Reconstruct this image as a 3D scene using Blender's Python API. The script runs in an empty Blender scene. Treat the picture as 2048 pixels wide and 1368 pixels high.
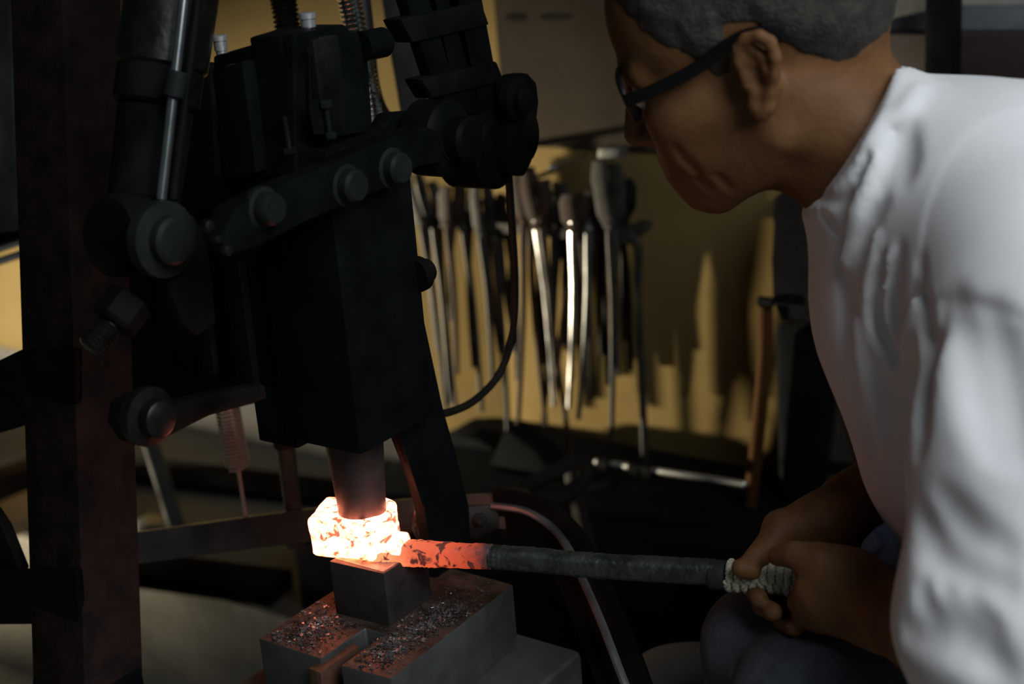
import bpy, bmesh, math, random
import numpy as np
from mathutils import Vector, Matrix
rnd = random.Random(7)
sc = bpy.context.scene
COL = sc.collection

# ------------------------------------------------------------------ camera
FOC = 50.0 / 36.0 * 2048
PITCH, ROLL, YAW = math.radians(18), math.atan(.08), math.radians(36.5)
CAM = np.array([0, 0, 1.34])
_Fh = np.array([-math.sin(YAW), math.cos(YAW), 0]); _R0 = np.array([math.cos(YAW), math.sin(YAW), 0]); _Z = np.array([0, 0, 1.])
CF = math.cos(PITCH) * _Fh - math.sin(PITCH) * _Z
_U0 = math.cos(PITCH) * _Z + math.sin(PITCH) * _Fh
CR = math.cos(ROLL) * _R0 - math.sin(ROLL) * _U0
CU = math.cos(ROLL) * _U0 + math.sin(ROLL) * _R0
cam = bpy.data.cameras.new('camera'); cam.lens = 50; cam.sensor_width = 36; cam.clip_start = .05
cam_o = bpy.data.objects.new('camera', cam); COL.objects.link(cam_o)
cam_o.matrix_world = Matrix(((CR[0], CU[0], -CF[0], CAM[0]), (CR[1], CU[1], -CF[1], CAM[1]), (CR[2], CU[2], -CF[2], CAM[2]), (0, 0, 0, 1)))
cam.dof.use_dof = True; cam.dof.focus_distance = 1.26; cam.dof.aperture_fstop = 3.6
sc.camera = cam_o

# ------------------------------------------------------------------ light and exposure
sc.view_settings.view_transform = 'Standard'; sc.view_settings.look = 'None'
sc.view_settings.gamma = 1; sc.view_settings.use_curve_mapping = False
sc.view_settings.exposure = 0.0
w = bpy.data.worlds.new('world'); sc.world = w; w.use_nodes = True
w.node_tree.nodes['Background'].inputs[0].default_value = (.55, .66, .8, 1)
w.node_tree.nodes['Background'].inputs[1].default_value = .085

def area(name, loc, target, size, power, color):
    l = bpy.data.lights.new(name, 'AREA'); l.shape = 'RECTANGLE'; l.size, l.size_y = size
    l.energy = power; l.color = color
    o = bpy.data.objects.new(name, l); COL.objects.link(o); o.location = loc
    o.rotation_euler = (Vector(target) - Vector(loc)).to_track_quat('-Z', 'Y').to_euler()
    return o
# daylight from a high window to the right, behind the camera
area('window_daylight', (1.0, .33, 2.38), (-.35, .95, 1.0), (1.3, 1.3), 40, (.90, .96, 1.0))
# work lamp standing low at the far left, its beam raking along the back wall
def lamp(name, loc, target, power, color, r, angle):
    l = bpy.data.lights.new(name, 'SPOT'); l.energy = power; l.color = color; l.shadow_soft_size = r
    l.spot_size = math.radians(angle); l.spot_blend = .85
    o = bpy.data.objects.new(name, l); COL.objects.link(o); o.location = loc
    o.rotation_euler = (Vector(target) - Vector(loc)).to_track_quat('-Z', 'Y').to_euler()
lamp('work_lamp_light', (-4.8, .55, .30), (-1.95, 1.85, .52), 2700, (1, .86, .62), .06, 25)

# ------------------------------------------------------------------ image helpers (only for placing things at their own depth)
def ray(px, py): return CF + CR * ((px - 1024) / FOC) + CU * ((684 - py) / FOC)
def V(px, py, d=None, x=None, y=None, z=None):
    r = ray(px, py)
    if x is not None: d = (x - CAM[0]) / r[0]
    if y is not None: d = (y - CAM[1]) / r[1]
    if z is not None: d = (z - CAM[2]) / r[2]
    return Vector(CAM + d * r)
def depth_of(p): return float((np.array(p) - CAM) @ CF)
def px2m(n, p): return n * depth_of(p) / FOC

# ------------------------------------------------------------------ materials
MATS = {}
def mat(name, c1, c2=None, rough=.5, metal=0, scale=20, detail=6, bump=0, bscale=None, rvar=0, emit=None, spec=.5, sheen=0, sss=0, stretch=(1, 1, 1), lo=.35, hi=.65):
    m = bpy.data.materials.new(name); m.use_nodes = True; nt = m.node_tree; N = nt.nodes; L = nt.links
    b = N['Principled BSDF']
    b.inputs['Roughness'].default_value = rough; b.inputs['Metallic'].default_value = metal
    b.inputs['Specular IOR Level'].default_value = spec
    b.inputs['Sheen Weight'].default_value = sheen
    if sss:
        b.inputs['Subsurface Weight'].default_value = sss; b.inputs['Subsurface Radius'].default_value = (.012, .005, .003)
    tc = N.new('ShaderNodeTexCoord'); mp = N.new('ShaderNodeMapping'); mp.inputs['Scale'].default_value = stretch
    L.new(tc.outputs['Object'], mp.inputs[0])
    no = N.new('ShaderNodeTexNoise'); no.inputs['Scale'].default_value = scale; no.inputs['Detail'].default_value = detail
    no.inputs['Roughness'].default_value = .62
    L.new(mp.outputs[0], no.inputs['Vector'])
    rp = N.new('ShaderNodeValToRGB'); rp.color_ramp.elements[0].position = lo; rp.color_ramp.elements[1].position = hi
    rp.color_ramp.elements[0].color = (*c1, 1); rp.color_ramp.elements[1].color = (*(c2 or c1), 1)
    L.new(no.outputs['Fac'], rp.inputs[0]); L.new(rp.outputs[0], b.inputs['Base Color'])
    if rvar:
        mr = N.new('ShaderNodeMapRange'); mr.inputs[3].default_value = max(.03, rough - rvar); mr.inputs[4].default_value = min(1, rough + rvar)
        mr.inputs[1].default_value = .3; mr.inputs[2].default_value = .7
        L.new(no.outputs['Fac'], mr.inputs[0]); L.new(mr.outputs[0], b.inputs['Roughness'])
    if bump:
        n2 = N.new('ShaderNodeTexNoise'); n2.inputs['Scale'].default_value = bscale or scale * 4; n2.inputs['Detail'].default_value = 5
        L.new(mp.outputs[0], n2.inputs['Vector'])
        bp = N.new('ShaderNodeBump'); bp.inputs['Strength'].default_value = bump; bp.inputs['Distance'].default_value = .002
        L.new(n2.outputs['Fac'], bp.inputs['Height']); L.new(bp.outputs[0], b.inputs['Normal'])
    MATS[name] = m
    return m
mat('black_paint', (.0025, .0036, .004), (.0055, .007, .007), .5, 0, 25, bump=.1, bscale=120, rvar=.1, spec=.045)
mat('grimy_black', (.0025, .003, .0026), (.009, .0085, .007), .6, 0, 18, bump=.12, bscale=90, rvar=.1, spec=.045)
mat('greasy_steel', (.010, .011, .010), (.024, .025, .023), .38, .7, 22, bump=.3, bscale=100, rvar=.12)
mat('pin_steel', (.009, .012, .0125), (.016, .019, .019), .5, .2, 22, bump=.2, rvar=.1, spec=.15)
mat('rod_steel', (.7, .7, .68), (.85, .85, .83), .38, .9, 40)
mat('rod_polished', (.16, .18, .18), (.24, .26, .26), .25, .85, 40)
mat('chrome', (.7, .7, .7), (.9, .9, .9), .28, .8, 30, bump=.1)
mat('bright_steel', (.55, .55, .53), (.8, .79, .76), .22, 1, 60, rvar=.08, stretch=(1, 1, .2))
mat('tong_steel', (.012, .012, .011), (.035, .034, .029), .65, .2, 30, bump=.3, rvar=.1, spec=.15)
mat('dark_strap', (.010, .010, .009), (.02, .02, .018), .7, 0, 20, spec=.1)
mat('tong_pale', (.04, .04, .037), (.065, .065, .06), .6, .2, 20, spec=.15)
mat('rusty_stain', (.006, .006, .0055), (.012, .011, .009), .9, 0, 60, spec=.03)
mat('rusty_steel', (.016, .009, .006), (.042, .026, .018), .7, .1, 30, bump=.4, rvar=.1, spec=.12)
mat('anvil_side', (.055, .058, .056), (.095, .10, .097), .5, .35, 12, bump=.25, bscale=60, rvar=.12)
mat('anvil_top', (.03, .022, .018), (.095, .065, .048), .5, .35, 34, bump=.6, bscale=140, rvar=.15)
mat('die_steel', (.028, .024, .024), (.05, .044, .043), .52, .4, 20, bump=.3, rvar=.1)
mat('worn_face', (.20, .17, .15), (.34, .30, .27), .45, .6, 60, bump=.5, bscale=200)
mat('rust_edge', (.04, .018, .010), (.11, .05, .026), .7, .2, 40, bump=.5)
mat('scale', (.03, .032, .034), (.26, .265, .27), .25, .6, 60, rvar=.1)
mat('bar_steel', (.018, .022, .021), (.055, .062, .058), .55, .35, 45, bump=.8, bscale=170, stretch=(1, 1, 1), rvar=.1)
mat('yellow_wall', (.105, .075, .028), (.145, .104, .040), .85, 0, 3, bump=.15, bscale=60, spec=.03)
mat('brown_sheet', (.012, .0095, .0065), (.023, .018, .013), .9, 0, 5, bump=.1, bscale=40, spec=.05)
mat('grey_wall', (.05, .058, .06), (.13, .145, .15), .8, 0, 14, detail=10, bump=.3)
mat('concrete', (.20, .195, .15), (.40, .37, .29), .85, 0, 6, detail=8, bump=.4, bscale=70)
mat('concrete_top', (.045, .048, .044), (.075, .077, .07), .75, 0, 5, detail=8, bump=.3, bscale=70)
mat('dark_wood', (.010, .006, .0045), (.024, .014, .010), .7, 0, 14, bump=.4, stretch=(.2, 1, 1))
mat('broom_wood', (.03, .012, .003), (.05, .022, .006), .8, 0, 14, stretch=(1, 1, .2), spec=.05)
mat('plank_wood', (.008, .0075, .006), (.014, .013, .010), .7, 0, 14, bump=.3, stretch=(1, 1, .2))
mat('tan_board', (.30, .22, .14), (.42, .32, .21), .7, 0, 12, stretch=(.3, 1, 1))
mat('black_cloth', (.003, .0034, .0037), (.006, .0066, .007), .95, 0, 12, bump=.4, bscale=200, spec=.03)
mat('post_paint', (.009, .008, .008), (.026, .016, .013), .7, 0, 30, bump=.4, bscale=140, spec=.05)
mat('sack', (.11, .092, .075), (.18, .155, .125), .85, 0, 8, bump=.3, bscale=160)
mat('hose_rubber', (.010, .010, .009), (.018, .0175, .015), .5, 0, 20, spec=.2)
mat('grey_bar', (.045, .047, .044), (.085, .088, .083), .42, .35, 20, bump=.2, rvar=.12)
mat('silver_edge', (.35, .36, .38), (.5, .51, .53), .32, .9, 20, rvar=.1)
mat('spring_steel', (.45, .46, .45), (.6, .61, .6), .4, .3, 30)
mat('skin', (.120, .055, .021), (.175, .084, .034), .6, 0, 26, bump=.3, bscale=160, sss=.1, spec=.2)
mat('hair', (.013, .0115, .009), (.042, .037, .028), .85, 0, 90, detail=8, bump=1, bscale=380, stretch=(1, 1, 1))
mat('eye_white', (.6, .56, .5), (.7, .66, .6), .25, 0)
mat('iris', (.02, .012, .008), (.03, .018, .012), .2, 0)
mat('frame_black', (.003, .003, .0035), (.005, .005, .0055), .4, 0, spec=.2)
mat('shirt', (.70, .70, .71), (.77, .77, .775), .85, 0, 10, bump=.12, bscale=500, sheen=.1)
mat('denim', (.030, .038, .047), (.07, .083, .098), .9, 0, 30, detail=9, bump=.5, bscale=420)
mat('blue_cloth', (.50, .62, .86), (.60, .72, .93), .9, 0, 60, bump=.4, bscale=300)
mat('rope', (.42, .40, .29), (.66, .64, .49), .8, 0, 60, bump=.5, bscale=500)
mat('ferrule', (.02, .021, .021), (.04, .042, .042), .6, .3, 40, bump=.4)
g = bpy.data.materials.new('lens_glass'); g.use_nodes = True; MATS['lens_glass'] = g
b = g.node_tree.nodes['Principled BSDF']; b.inputs['Transmission Weight'].default_value = 1; b.inputs['Roughness'].default_value = .02; b.inputs['IOR'].default_value = 1.05

# ------------------------------------------------------------------ mesh builder
def empty(name, loc, label, cat, group=None):
    o = bpy.data.objects.new(name, None); COL.objects.link(o); o.location = loc; o.empty_display_size = .05
    tag(o, label, cat, group); return o
def tag(o, label=None, cat=None, group=None, kind=None):
    if label: o['label'] = label
    if cat: o['category'] = cat
    if group: o['group'] = group
    if kind: o['kind'] = kind
    return o
def origin_of(o):
    p = Vector((0, 0, 0))
    while o is not None:
        p = p + o.location; o = o.parent
    return p
def frame(d):
    d = Vector(d).normalized(); a = Vector((0, 0, 1)) if abs(d.z) < .9 else Vector((1, 0, 0))
    u = d.cross(a).normalized(); v = d.cross(u); return d, u, v
def catmull(P, n):
    P = [Vector(p) for p in P]; out = []
    for i in range(len(P) - 1):
        p0 = P[max(i - 1, 0)]; p1 = P[i]; p2 = P[i + 1]; p3 = P[min(i + 2, len(P) - 1)]
        for k in range(n):
            t = k / n
            out.append(.5 * ((2 * p1) + (p2 - p0) * t + (2 * p0 - 5 * p1 + 4 * p2 - p3) * t * t + (3 * p1 - p0 - 3 * p2 + p3) * t ** 3))
    out.append(P[-1]); return out

class B:
    def __init__(s): s.bm = bmesh.new()
    def box(s, lo, hi):
        lo, hi = [min(a, b) for a, b in zip(lo, hi)], [max(a, b) for a, b in zip(lo, hi)]
        v = [s.bm.verts.new((x, y, z)) for x in (lo[0], hi[0]) for y in (lo[1], hi[1]) for z in (lo[2], hi[2])]
        for f in ((0, 1, 3, 2), (4, 6, 7, 5), (0, 4, 5, 1), (2, 3, 7, 6), (0, 2, 6, 4), (1, 5, 7, 3)): s.bm.faces.new([v[i] for i in f])
        return s
    def prism(s, pts, vec):
        a = [s.bm.verts.new(p) for p in pts]; b = [s.bm.verts.new(Vector(p) + Vector(vec)) for p in pts]; n = len(a)
        s.bm.faces.new(a[::-1]); s.bm.faces.new(b)
        for i in range(n): s.bm.faces.new((a[i], a[(i + 1) % n], b[(i + 1) % n], b[i]))
        return s
    def lathe(s, p0, d, prof, n=24):
        d, u, v = frame(d); p0 = Vector(p0); rings = []
        for t, r in prof:
            c = p0 + d * t
            rings.append([s.bm.verts.new(c + (u * math.cos(2 * math.pi * i / n) + v * math.sin(2 * math.pi * i / n)) * r) for i in range(n)])
        for A, Bq in zip(rings, rings[1:]):
            for i in range(n): s.bm.faces.new((A[i], A[(i + 1) % n], Bq[(i + 1) % n], Bq[i]))
        s.bm.faces.new(rings[0][::-1]); s.bm.faces.new(rings[-1]); return s
    def cyl(s, p0, p1, r0, r1=None, n=24, ch=.0015):
        r1 = r0 if r1 is None else r1; L = (Vector(p1) - Vector(p0)).length; ch = min(ch, L * .3, r0 * .4, r1 * .4)
        return s.lathe(p0, Vector(p1) - Vector(p0), [(0, r0 - ch), (ch, r0), (L - ch, r1), (L, r1 - ch)], n)
    def hexbolt(s, p0, d, r, L):
        return s.lathe(p0, d, [(0, r), (L * .85, r), (L, r * .85)], 6)
    def tube(s, pts, r, n=12, sec=None):
        # sec: flat section (w, t, normal) for bars
        pts = [Vector(p) for p in pts]; rings = []; up = None
        for i, p in enumerate(pts):
            d = (pts[min(i + 1, len(pts) - 1)] - pts[max(i - 1, 0)]).normalized()
            if up is None: _, u, v = frame(d)
            else:
                u = (up - d * up.dot(d)).normalized(); v = d.cross(u)
            up = u
            if sec:
                w_, t_, nn = sec; nn = Vector(nn); nn = (nn - d * nn.dot(d)).normalized(); s2 = d.cross(nn)
                rings.append([s.bm.verts.new(p + nn * a * t_ / 2 + s2 * b_ * w_ / 2) for a, b_ in ((1, 1), (1, -1), (-1, -1), (-1, 1))])
            else:
                rr = r[i] if isinstance(r, (list, tuple)) else r
                rings.append([s.bm.verts.new(p + (u * math.cos(2 * math.pi * k / n) + v * math.sin(2 * math.pi * k / n)) * rr) for k in range(n)])
        m = len(rings[0])
        for A, Bq in zip(rings, rings[1:]):
            for i in range(m): s.bm.faces.new((A[i], A[(i + 1) % m], Bq[(i + 1) % m], Bq[i]))
        s.bm.faces.new(rings[0][::-1]); s.bm.faces.new(rings[-1]); return s
    def done(s, name, material, parent=None, bevel=0, smooth=35, seg=2, label=None):
        bmesh.ops.recalc_face_normals(s.bm, faces=s.bm.faces[:])
        if bevel:
            e = [e for e in s.bm.edges if len(e.link_faces) == 2 and e.calc_face_angle(0) > .5]
            bmesh.ops.bevel(s.bm, geom=e, offset=bevel, segments=seg, affect='EDGES', profile=.6, clamp_overlap=True)
        o = link(name, s.bm, material, parent, smooth)
        if label: o['label'] = label
        return o
def link(name, bm, material, parent=None, smooth=35):
    if parent is not None: off = origin_of(parent); loc = Vector((0, 0, 0))
    else:
        xs = [v.co for v in bm.verts]; off = Vector(((min(c.x for c in xs) + max(c.x for c in xs)) / 2, (min(c.y for c in xs) + max(c.y for c in xs)) / 2, min(c.z for c in xs))); loc = off
    bmesh.ops.translate(bm, verts=bm.verts[:], vec=-off)
    me = bpy.data.meshes.new(name); bm.to_mesh(me); bm.free()
    me.materials.append(MATS[material])
    if smooth is not None:
        me.shade_smooth(); me.set_sharp_from_angle(angle=math.radians(smooth))
    o = bpy.data.objects.new(name, me); COL.objects.link(o); o.location = loc; o.parent = parent
    return o
def poly(pts, **k): return [V(a, b, **k) for a, b in pts]
X, Y, Z = Vector((1, 0, 0)), Vector((0, 1, 0)), Vector((0, 0, 1))

# ================================================================== setting
WALL = 1.85
def struct(o, kind='structure'): o['kind'] = kind; return o
fl = struct(B().box((-5, -2.2, -.1), (2.6, 2.1, 0)).done('floor', 'concrete'))
wb = struct(B().box((-5, WALL, 0), (2.6, WALL + .12, 2.9)).done('wall_back', 'grey_wall'))
wl = struct(B().box((-5.12, -2.2, 0), (-5, 2.1, 2.9)).done('wall_left', 'grey_wall'))
ce = struct(B().box((-5.12, -2.2, 2.9), (2.6, 2.1, 3.0)).done('ceiling', 'dark_wood'))
# yellow boards nailed over the wall
zb = .40
xs = [-4.6, -2.62, -1.385, -.78]
for i in range(3):
    B().box((xs[i] + .003, WALL - .012, zb), (xs[i + 1] - .003, WALL, 2.4)).done('wall_board', 'yellow_wall', wb, bevel=.002)
bb = struct(B().box((-4.8, WALL - .014, .304), (-1.45, WALL, zb)).done('wall_foot_darkener', 'dark_strap', bevel=.002))  # dark strip added to subdue the lamp-lit foot of the wall
# brown sheet over the upper part of the wall, right of the joint at px 990
xl = V(993, 60, y=WALL - .015).x
z0 = V(1200, 300, y=WALL - .015).z
sheet = B().box((xl, WALL - .016, z0), (-.80, WALL - .012, 2.3)).done('metal_sheet', 'brown_sheet', wb, bevel=.001)
for (a, b_, w_, h_) in ((1032, 34, 22, 9), (1112, 33, 34, 8)):
    pts = [V(a + w_ * math.cos(t * math.pi / 8), b_ + h_ * math.sin(t * math.pi / 8), y=WALL - .016) for t in range(16)]
    B().prism(pts, (0, -.0006, 0)).done('stain', 'rusty_stain', sheet)
# dark beam and upright on the grey wall at the upper right
bz0 = V(1900, 200, y=1.80).z; bz1 = V(1900, 68, y=1.80).z
beam = B().box((-.78, 1.80, bz0 - .03), (.4, WALL, bz1)).done('trim_1', 'dark_wood', bevel=.004); struct(beam)
a = V(1862, 60, y=1.79); c = V(1920, 60, y=1.79)
up = B().box((a.x, 1.765, bz0), (c.x, 1.80, 2.4)).done('trim_2', 'black_paint', bevel=.004); struct(up)
# raised concrete footing along the wall
sl = struct(B().box((-4.8, 1.33, 0), (-.2, WALL, .3)).done('trim_3', 'concrete', bevel=.012)); sl['label'] = 'raised concrete footing along the yellow wall'
B().box((-4.8, 1.335, .3), (-.2, WALL, .304)).done('screed', 'concrete_top', sl)

# ================================================================== power hammer
HX, HY = -.785, .83            # right face and front-left face of the ram housing
ph = empty('power_hammer', (-.95, 1.0, 0), 'black power hammer with pivoting linkage striking the glowing steel block', 'power hammer')
def part(b, name, m='black_paint', bevel=.002, parent=None, **k): return b.done(name, m, parent or ph, bevel=bevel, **k)
# leaning front post: two faces in view
def bar_between(pa, pb, wx, wy):
    pa, pb = Vector(pa), Vector(pb)
    q = [(0, 0), (wx, 0), (wx, wy), (0, wy)]
    b = B(); return b.prism([pa + X * u + Y * v for u, v in q], pb - pa)
pt, pb_ = V(123, -30, 1.33), V(171, 1420, 1.33)
e1 = V(18, -30, y=pt.y).x - pt.x
dy = V(243, -30, x=pt.x).y - pt.y
post = part(bar_between(pt + (pt - pb_) * .75, pb_, e1, dy), 'post', 'post_paint', bevel=.003)
# foot of the post so that it stands on the floor
part(B().box((pb_.x + e1, pb_.y, 0), (pb_.x, pb_.y + dy, pb_.z + .01)), 'post_foot', 'black_paint', bevel=.004)
# two rails running off to the left from the post
part(B().prism(poly([(-60, 748), (40, 700), (150, 700), (150, 822), (125, 830), (-60, 885)], y=pt.y + (pb_.y - pt.y) * .55 - .006), (0, .010, 0)), 'side_rail', 'black_paint', bevel=.004)
part(B().prism(poly([(-60, 1142), (150, 1142), (158, 1250), (-60, 1252)], y=pt.y + (pb_.y - pt.y) * .85 - .006), (0, .010, 0)), 'side_rail', 'black_paint', bevel=.004)
part(B().prism(poly([(-20, 1020), (4, 1056), (40, 1145), (-20, 1145)], y=pb_.y + .03), (0, .012, 0)), 'gusset', 'grimy_black', bevel=.002)

# ram housing
hz0, hz1 = V(720, 912, x=HX).z, V(645, 305, x=HX).z
hxl = V(575, 890, y=HY).x
hyb = V(870, 838, x=HX).y
ram = part(B().box((hxl, HY, hz0), (HX, hyb, hz1)), 'ram_housing', 'black_paint', bevel=.003)
for (q0, q1) in (((470, 500), (580, 500)),):
    x0 = V(*q0, y=HY + .015).x
    part(B().box((x0, HY + .012, V(520, 800, y=HY).z), (hxl + .002, hyb, hz1 + .01)), 'guide_rail', 'black_paint', bevel=.003)
part(B().box((V(517, 850, y=HY + .01).x, HY + .008, V(550, 886, y=HY + .01).z), (V(592, 850, y=HY + .01).x, HY + .05, V(520, 800, y=HY).z + .01)), 'guide_foot', 'black_paint', bevel=.002)
for (a, b_) in ((700, 560), (735, 780)):      # low screws on the right face
    p = V(a + 60, b_, x=HX); 
bump_ = V(832, 550, x=HX - .004)
part(B().lathe(bump_ - Y * .004, Y, [(0, .016), (.010, .016), (.012, .011), (.020, .011), (.022, .008)], 20), 'side_bolt', 'grimy_black', 0)
# main frame plate behind the ram, flaring down to the base
part(B().prism(poly([(660, 340), (800, 328), (832, 480), (846, 620), (888, 815), (912, 900), (940, 1012), (946, 1150), (1000, 2600), (890, 2600), (872, 1150), (848, 1014), (826, 940), (798, 868), (700, 860)], x=HX - .022), (-.014, 0, 0)), 'frame_plate', 'black_paint', bevel=.004)
part(B().prism([V(798, 868, x=HX - .02), V(803, 866, x=HX - .02), V(853, 1008, x=HX - .02), V(846, 1012, x=HX - .02)], (-.006, 0, 0)), 'frame_lip', 'black_paint', bevel=.001)
# shadowed side plate between post and ram
part(B().prism(poly([(150, 120), (420, 130), (430, 350), (520, 330), (540, 800), (515, 806), (335, 850), (250, 886), (160, 860)], y=HY + .13), (0, .02, 0)), 'side_plate', 'grimy_black', bevel=.003)

# lever plate bolted along the right side, with pins
lev = part(B().prism(poly([(398, 476), (428, 412), (500, 372), (640, 318), (700, 290), (770, 262), (812, 250), (846, 262), (852, 322), (800, 330), (740, 372), (660, 402), (560, 446), (470, 492), (420, 505)], x=HX + .001), (.022, 0, 0)), 'lever_plate', 'black_paint', bevel=.004)
def pin(px_, py_, r, x=HX + .022, L=.014, m='pin_steel', parent=lev):
    p = V(px_, py_, x=x); rr = px2m(r, p) / .80
    part(B().lathe(p - X * .004, X, [(0, rr * 1.32), (.005, rr * 1.32), (.006, rr * 1.05), (L, rr * 1.05), (L + .003, rr * .88)], 28), 'pin', m, 0, parent=parent)
pin(527, 416, 26); pin(693, 371, 26); pin(783, 336, 25)
# link arm at the left, hinged on a round boss
LX = -.875
link_ = part(B().prism(poly([(262, 440), (300, 418), (345, 425), (372, 470), (382, 540), (392, 640), (352, 668), (322, 640), (290, 560), (262, 500)], x=LX), (.025, 0, 0)), 'link_arm', 'grimy_black', bevel=.004)
p = V(322, 478, x=LX + .025)
part(B().lathe(p - X * .004, X, [(0, .030), (.010, .030), (.012, .019), (.020, .019), (.023, .016)], 28), 'pin', 'pin_steel', 0, parent=link_)
part(B().lathe(V(215, 470, x=LX - .02), V(300, 470, x=LX - .02) - V(215, 470, x=LX - .02), [(0, .030), (.005, .033), (.045, .033), (.05, .03)], 24), 'hinge_boss', 'grimy_black', 0)
for (a, b_, r) in ((415, 452, 14), (452, 500, 12), (432, 478, 9)):
    p = V(a, b_, x=HX + .023); part(B().hexbolt(p - X * .003, X, px2m(r, p), .007), 'lever_nut', 'greasy_steel', .0008, parent=lev)
# strut: fat tube, collar and lower tube with a bright guide rod in front
s0, s1, s2, s3 = V(352, -60, 1.16), V(322, 140, 1.16), V(312, 212, 1.16), V(285, 425, 1.16)
r1 = px2m(92, s1); s0 = s0 + (s0 - s1) * 3.0; r2 = px2m(74, s3)
strut = part(B().cyl(s0, s1, r1, r1, 32, .003), 'strut_tube', 'greasy_steel', 0)
part(B().lathe(s1 - (s1 - s0).normalized() * .002, s2 - s1, [(0, r1 * .9), (.003, r1 * .93), ((s2 - s1).length, r1 * .93), ((s2 - s1).length + .003, r1 * .85)], 32), 'strut_collar', 'grimy_black', 0)
part(B().cyl(s2, s3, r2, r2 * .97, 32, .003), 'strut_rod', 'grimy_black', 0)
g0, g1 = V(372, -40, 1.105), V(322, 402, 1.115); g0 = g0 + (g0 - g1) * 1.2
gr = part(B().cyl(g0, g1, .0042, .0042, 16), 'guide_rod', 'rod_polished', 0)
part(B().cyl(V(400, -40, 1.115) + (V(400, -40, 1.115) - V(345, 402, 1.125)) * 1.2, V(345, 402, 1.125), .004, .004, 12), 'guide_rod', 'grimy_black', 0)
k = V(352, 168, 1.108); part(B().cyl(V(357, 142, 1.107), V(345, 195, 1.11), .0085, .0085, 14), 'rod_clamp', 'pin_steel', 0)
# adjusting bolt with nut pointing down and left
q0, q1, q2 = V(262, 598, 1.13), V(222, 650, 1.12), V(178, 698, 1.11)
part(B().hexbolt(q0, q1 - q0, .020, (q1 - q0).length), 'adjusting_nut', 'grimy_black', .0012)
part(B().lathe(q1, q2 - q1, [(0, .0105)] + [(t * (q2 - q1).length / 14, .0108 if t % 2 else .0095) for t in range(1, 14)] + [((q2 - q1).length, .008)], 20), 'adjusting_bolt', 'greasy_steel', 0)
# lower bracket with pivot, lit red from below
LBX = -.86
part(B().prism(poly([(530, 768), (536, 798), (420, 832), (350, 868), (300, 890), (262, 886), (240, 850), (246, 806), (282, 786), (318, 796), (338, 812), (430, 786)], x=LBX), (-.016, 0, 0)), 'lower_bracket', 'grimy_black', bevel=.003)
p = V(292, 832, x=LBX); lb = part(B().lathe(p - X * .002, X, [(0, .024), (.008, .024), (.010, .015), (.020, .015), (.022, .012)], 24), 'bracket_pin', 'greasy_steel', 0)
part(B().prism(poly([(475, 520), (492, 520), (526, 800), (512, 806)], x=LBX - .01), (-.02, 0, 0)), 'bracket_web', 'black_paint', bevel=.002)
part(B().prism(poly([(404, 540), (416, 540), (440, 745), (428, 752)], x=LBX - .012), (-.014, 0, 0)), 'bracket_web', 'black_paint', bevel=.002)

# head block above the ram, carrying two lubricator blocks with chrome caps
HBX = HX - .03
hb_z1 = V(560, 95, y=HY + .0).z
part(B().prism(poly([(425, 112), (585, 66), (590, 350), (468, 360), (440, 352)], y=HY - .004), (0, .032, 0)), 'head_block', 'black_paint', bevel=.003)
part(B().prism(poly([(560, 74), (620, 56), (690, 48), (712, 76), (738, 90), (736, 108), (748, 280), (700, 290), (660, 318), (600, 318)], x=HX - .028), (-.035, 0, 0)), 'head_block', 'black_paint', bevel=.003)
lub1 = part(B().prism(poly([(422, 140), (484, 122), (512, 346), (452, 352)], y=HY - .018), (0, .016, 0)), 'lubricator_block', 'black_paint', bevel=.002)
lub2 = part(B().prism(poly([(592, 80), (644, 70), (668, 268), (618, 276)], x=HX - .026), (.018, 0, 0)), 'lubricator_block', 'greasy_steel', bevel=.002)
part(B().prism(poly([(646, 70), (700, 64), (722, 262), (672, 270)], x=HX - .026), (.010, 0, 0)), 'lubricator_cover', 'black_paint', bevel=.002)
# slot with a round drilled end in the second block
b = B(); xs_ = HX - .0075
b.prism(poly([(616, 108), (619, 108), (621, 200), (624, 222), (636, 262), (626, 264), (617, 222)], x=xs_), (.001, 0, 0)); part(b, 'slot', 'black_cloth', 0, parent=lub2)
part(B().lathe(V(618, 103, x=xs_), X, [(0, .0034), (.0012, .0030)], 14), 'slot_hole', 'black_cloth', 0, parent=lub2)
part(B().prism(poly([(622, 200), (655, 200), (658, 222), (668, 268), (626, 268)], x=xs_), (.0008, 0, 0)), 'recess', 'black_cloth', 0, parent=lub2)
part(B().cyl(V(651, 205, x=xs_ + .004), V(659, 270, x=xs_ + .004), .0026, .0022, 12), 'slide_rod', 'pin_steel', 0, parent=lub2)
part(B().hexbolt(V(650, 200, x=xs_ + .004), V(659, 270, x=xs_) - V(651, 205, x=xs_), .0055, .007), 'slide_nut', 'pin_steel', .0006, parent=lub2)
part(B().hexbolt(V(660, 264, x=xs_ + .004), V(659, 270, x=xs_) - V(651, 205, x=xs_), .0052, .006), 'slide_nut', 'pin_steel', .0006, parent=lub2)
part(B().cyl(V(568, 232, y=HY - .006), V(579, 300, y=HY - .006), .003, .0026, 12), 'oil_pipe', 'greasy_steel', 0)
part(B().hexbolt(V(577, 294, y=HY - .006), -Z, .006, .006), 'oil_fitting', 'greasy_steel', .0006)
def cap_(px_, py0, py1, r, **kw):
    p0, p1 = V(px_ + 3, py1, **kw), V(px_, py0, **kw); L = (p1 - p0).length
    part(B().lathe(p0 - Z * .01, Z, [(0, r * .55), (.010, r * .55), (.0105, r * .8), (.010 + L * .25, r * .8), (.010 + L * .27, r * .95), (.010 + L * .72, r * .95), (.010 + L * .74, r * 1.12), (.010 + L * .95, r * 1.12), (.010 + L, r * .95)], 20), 'oil_cap', 'chrome', 0)
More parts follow.
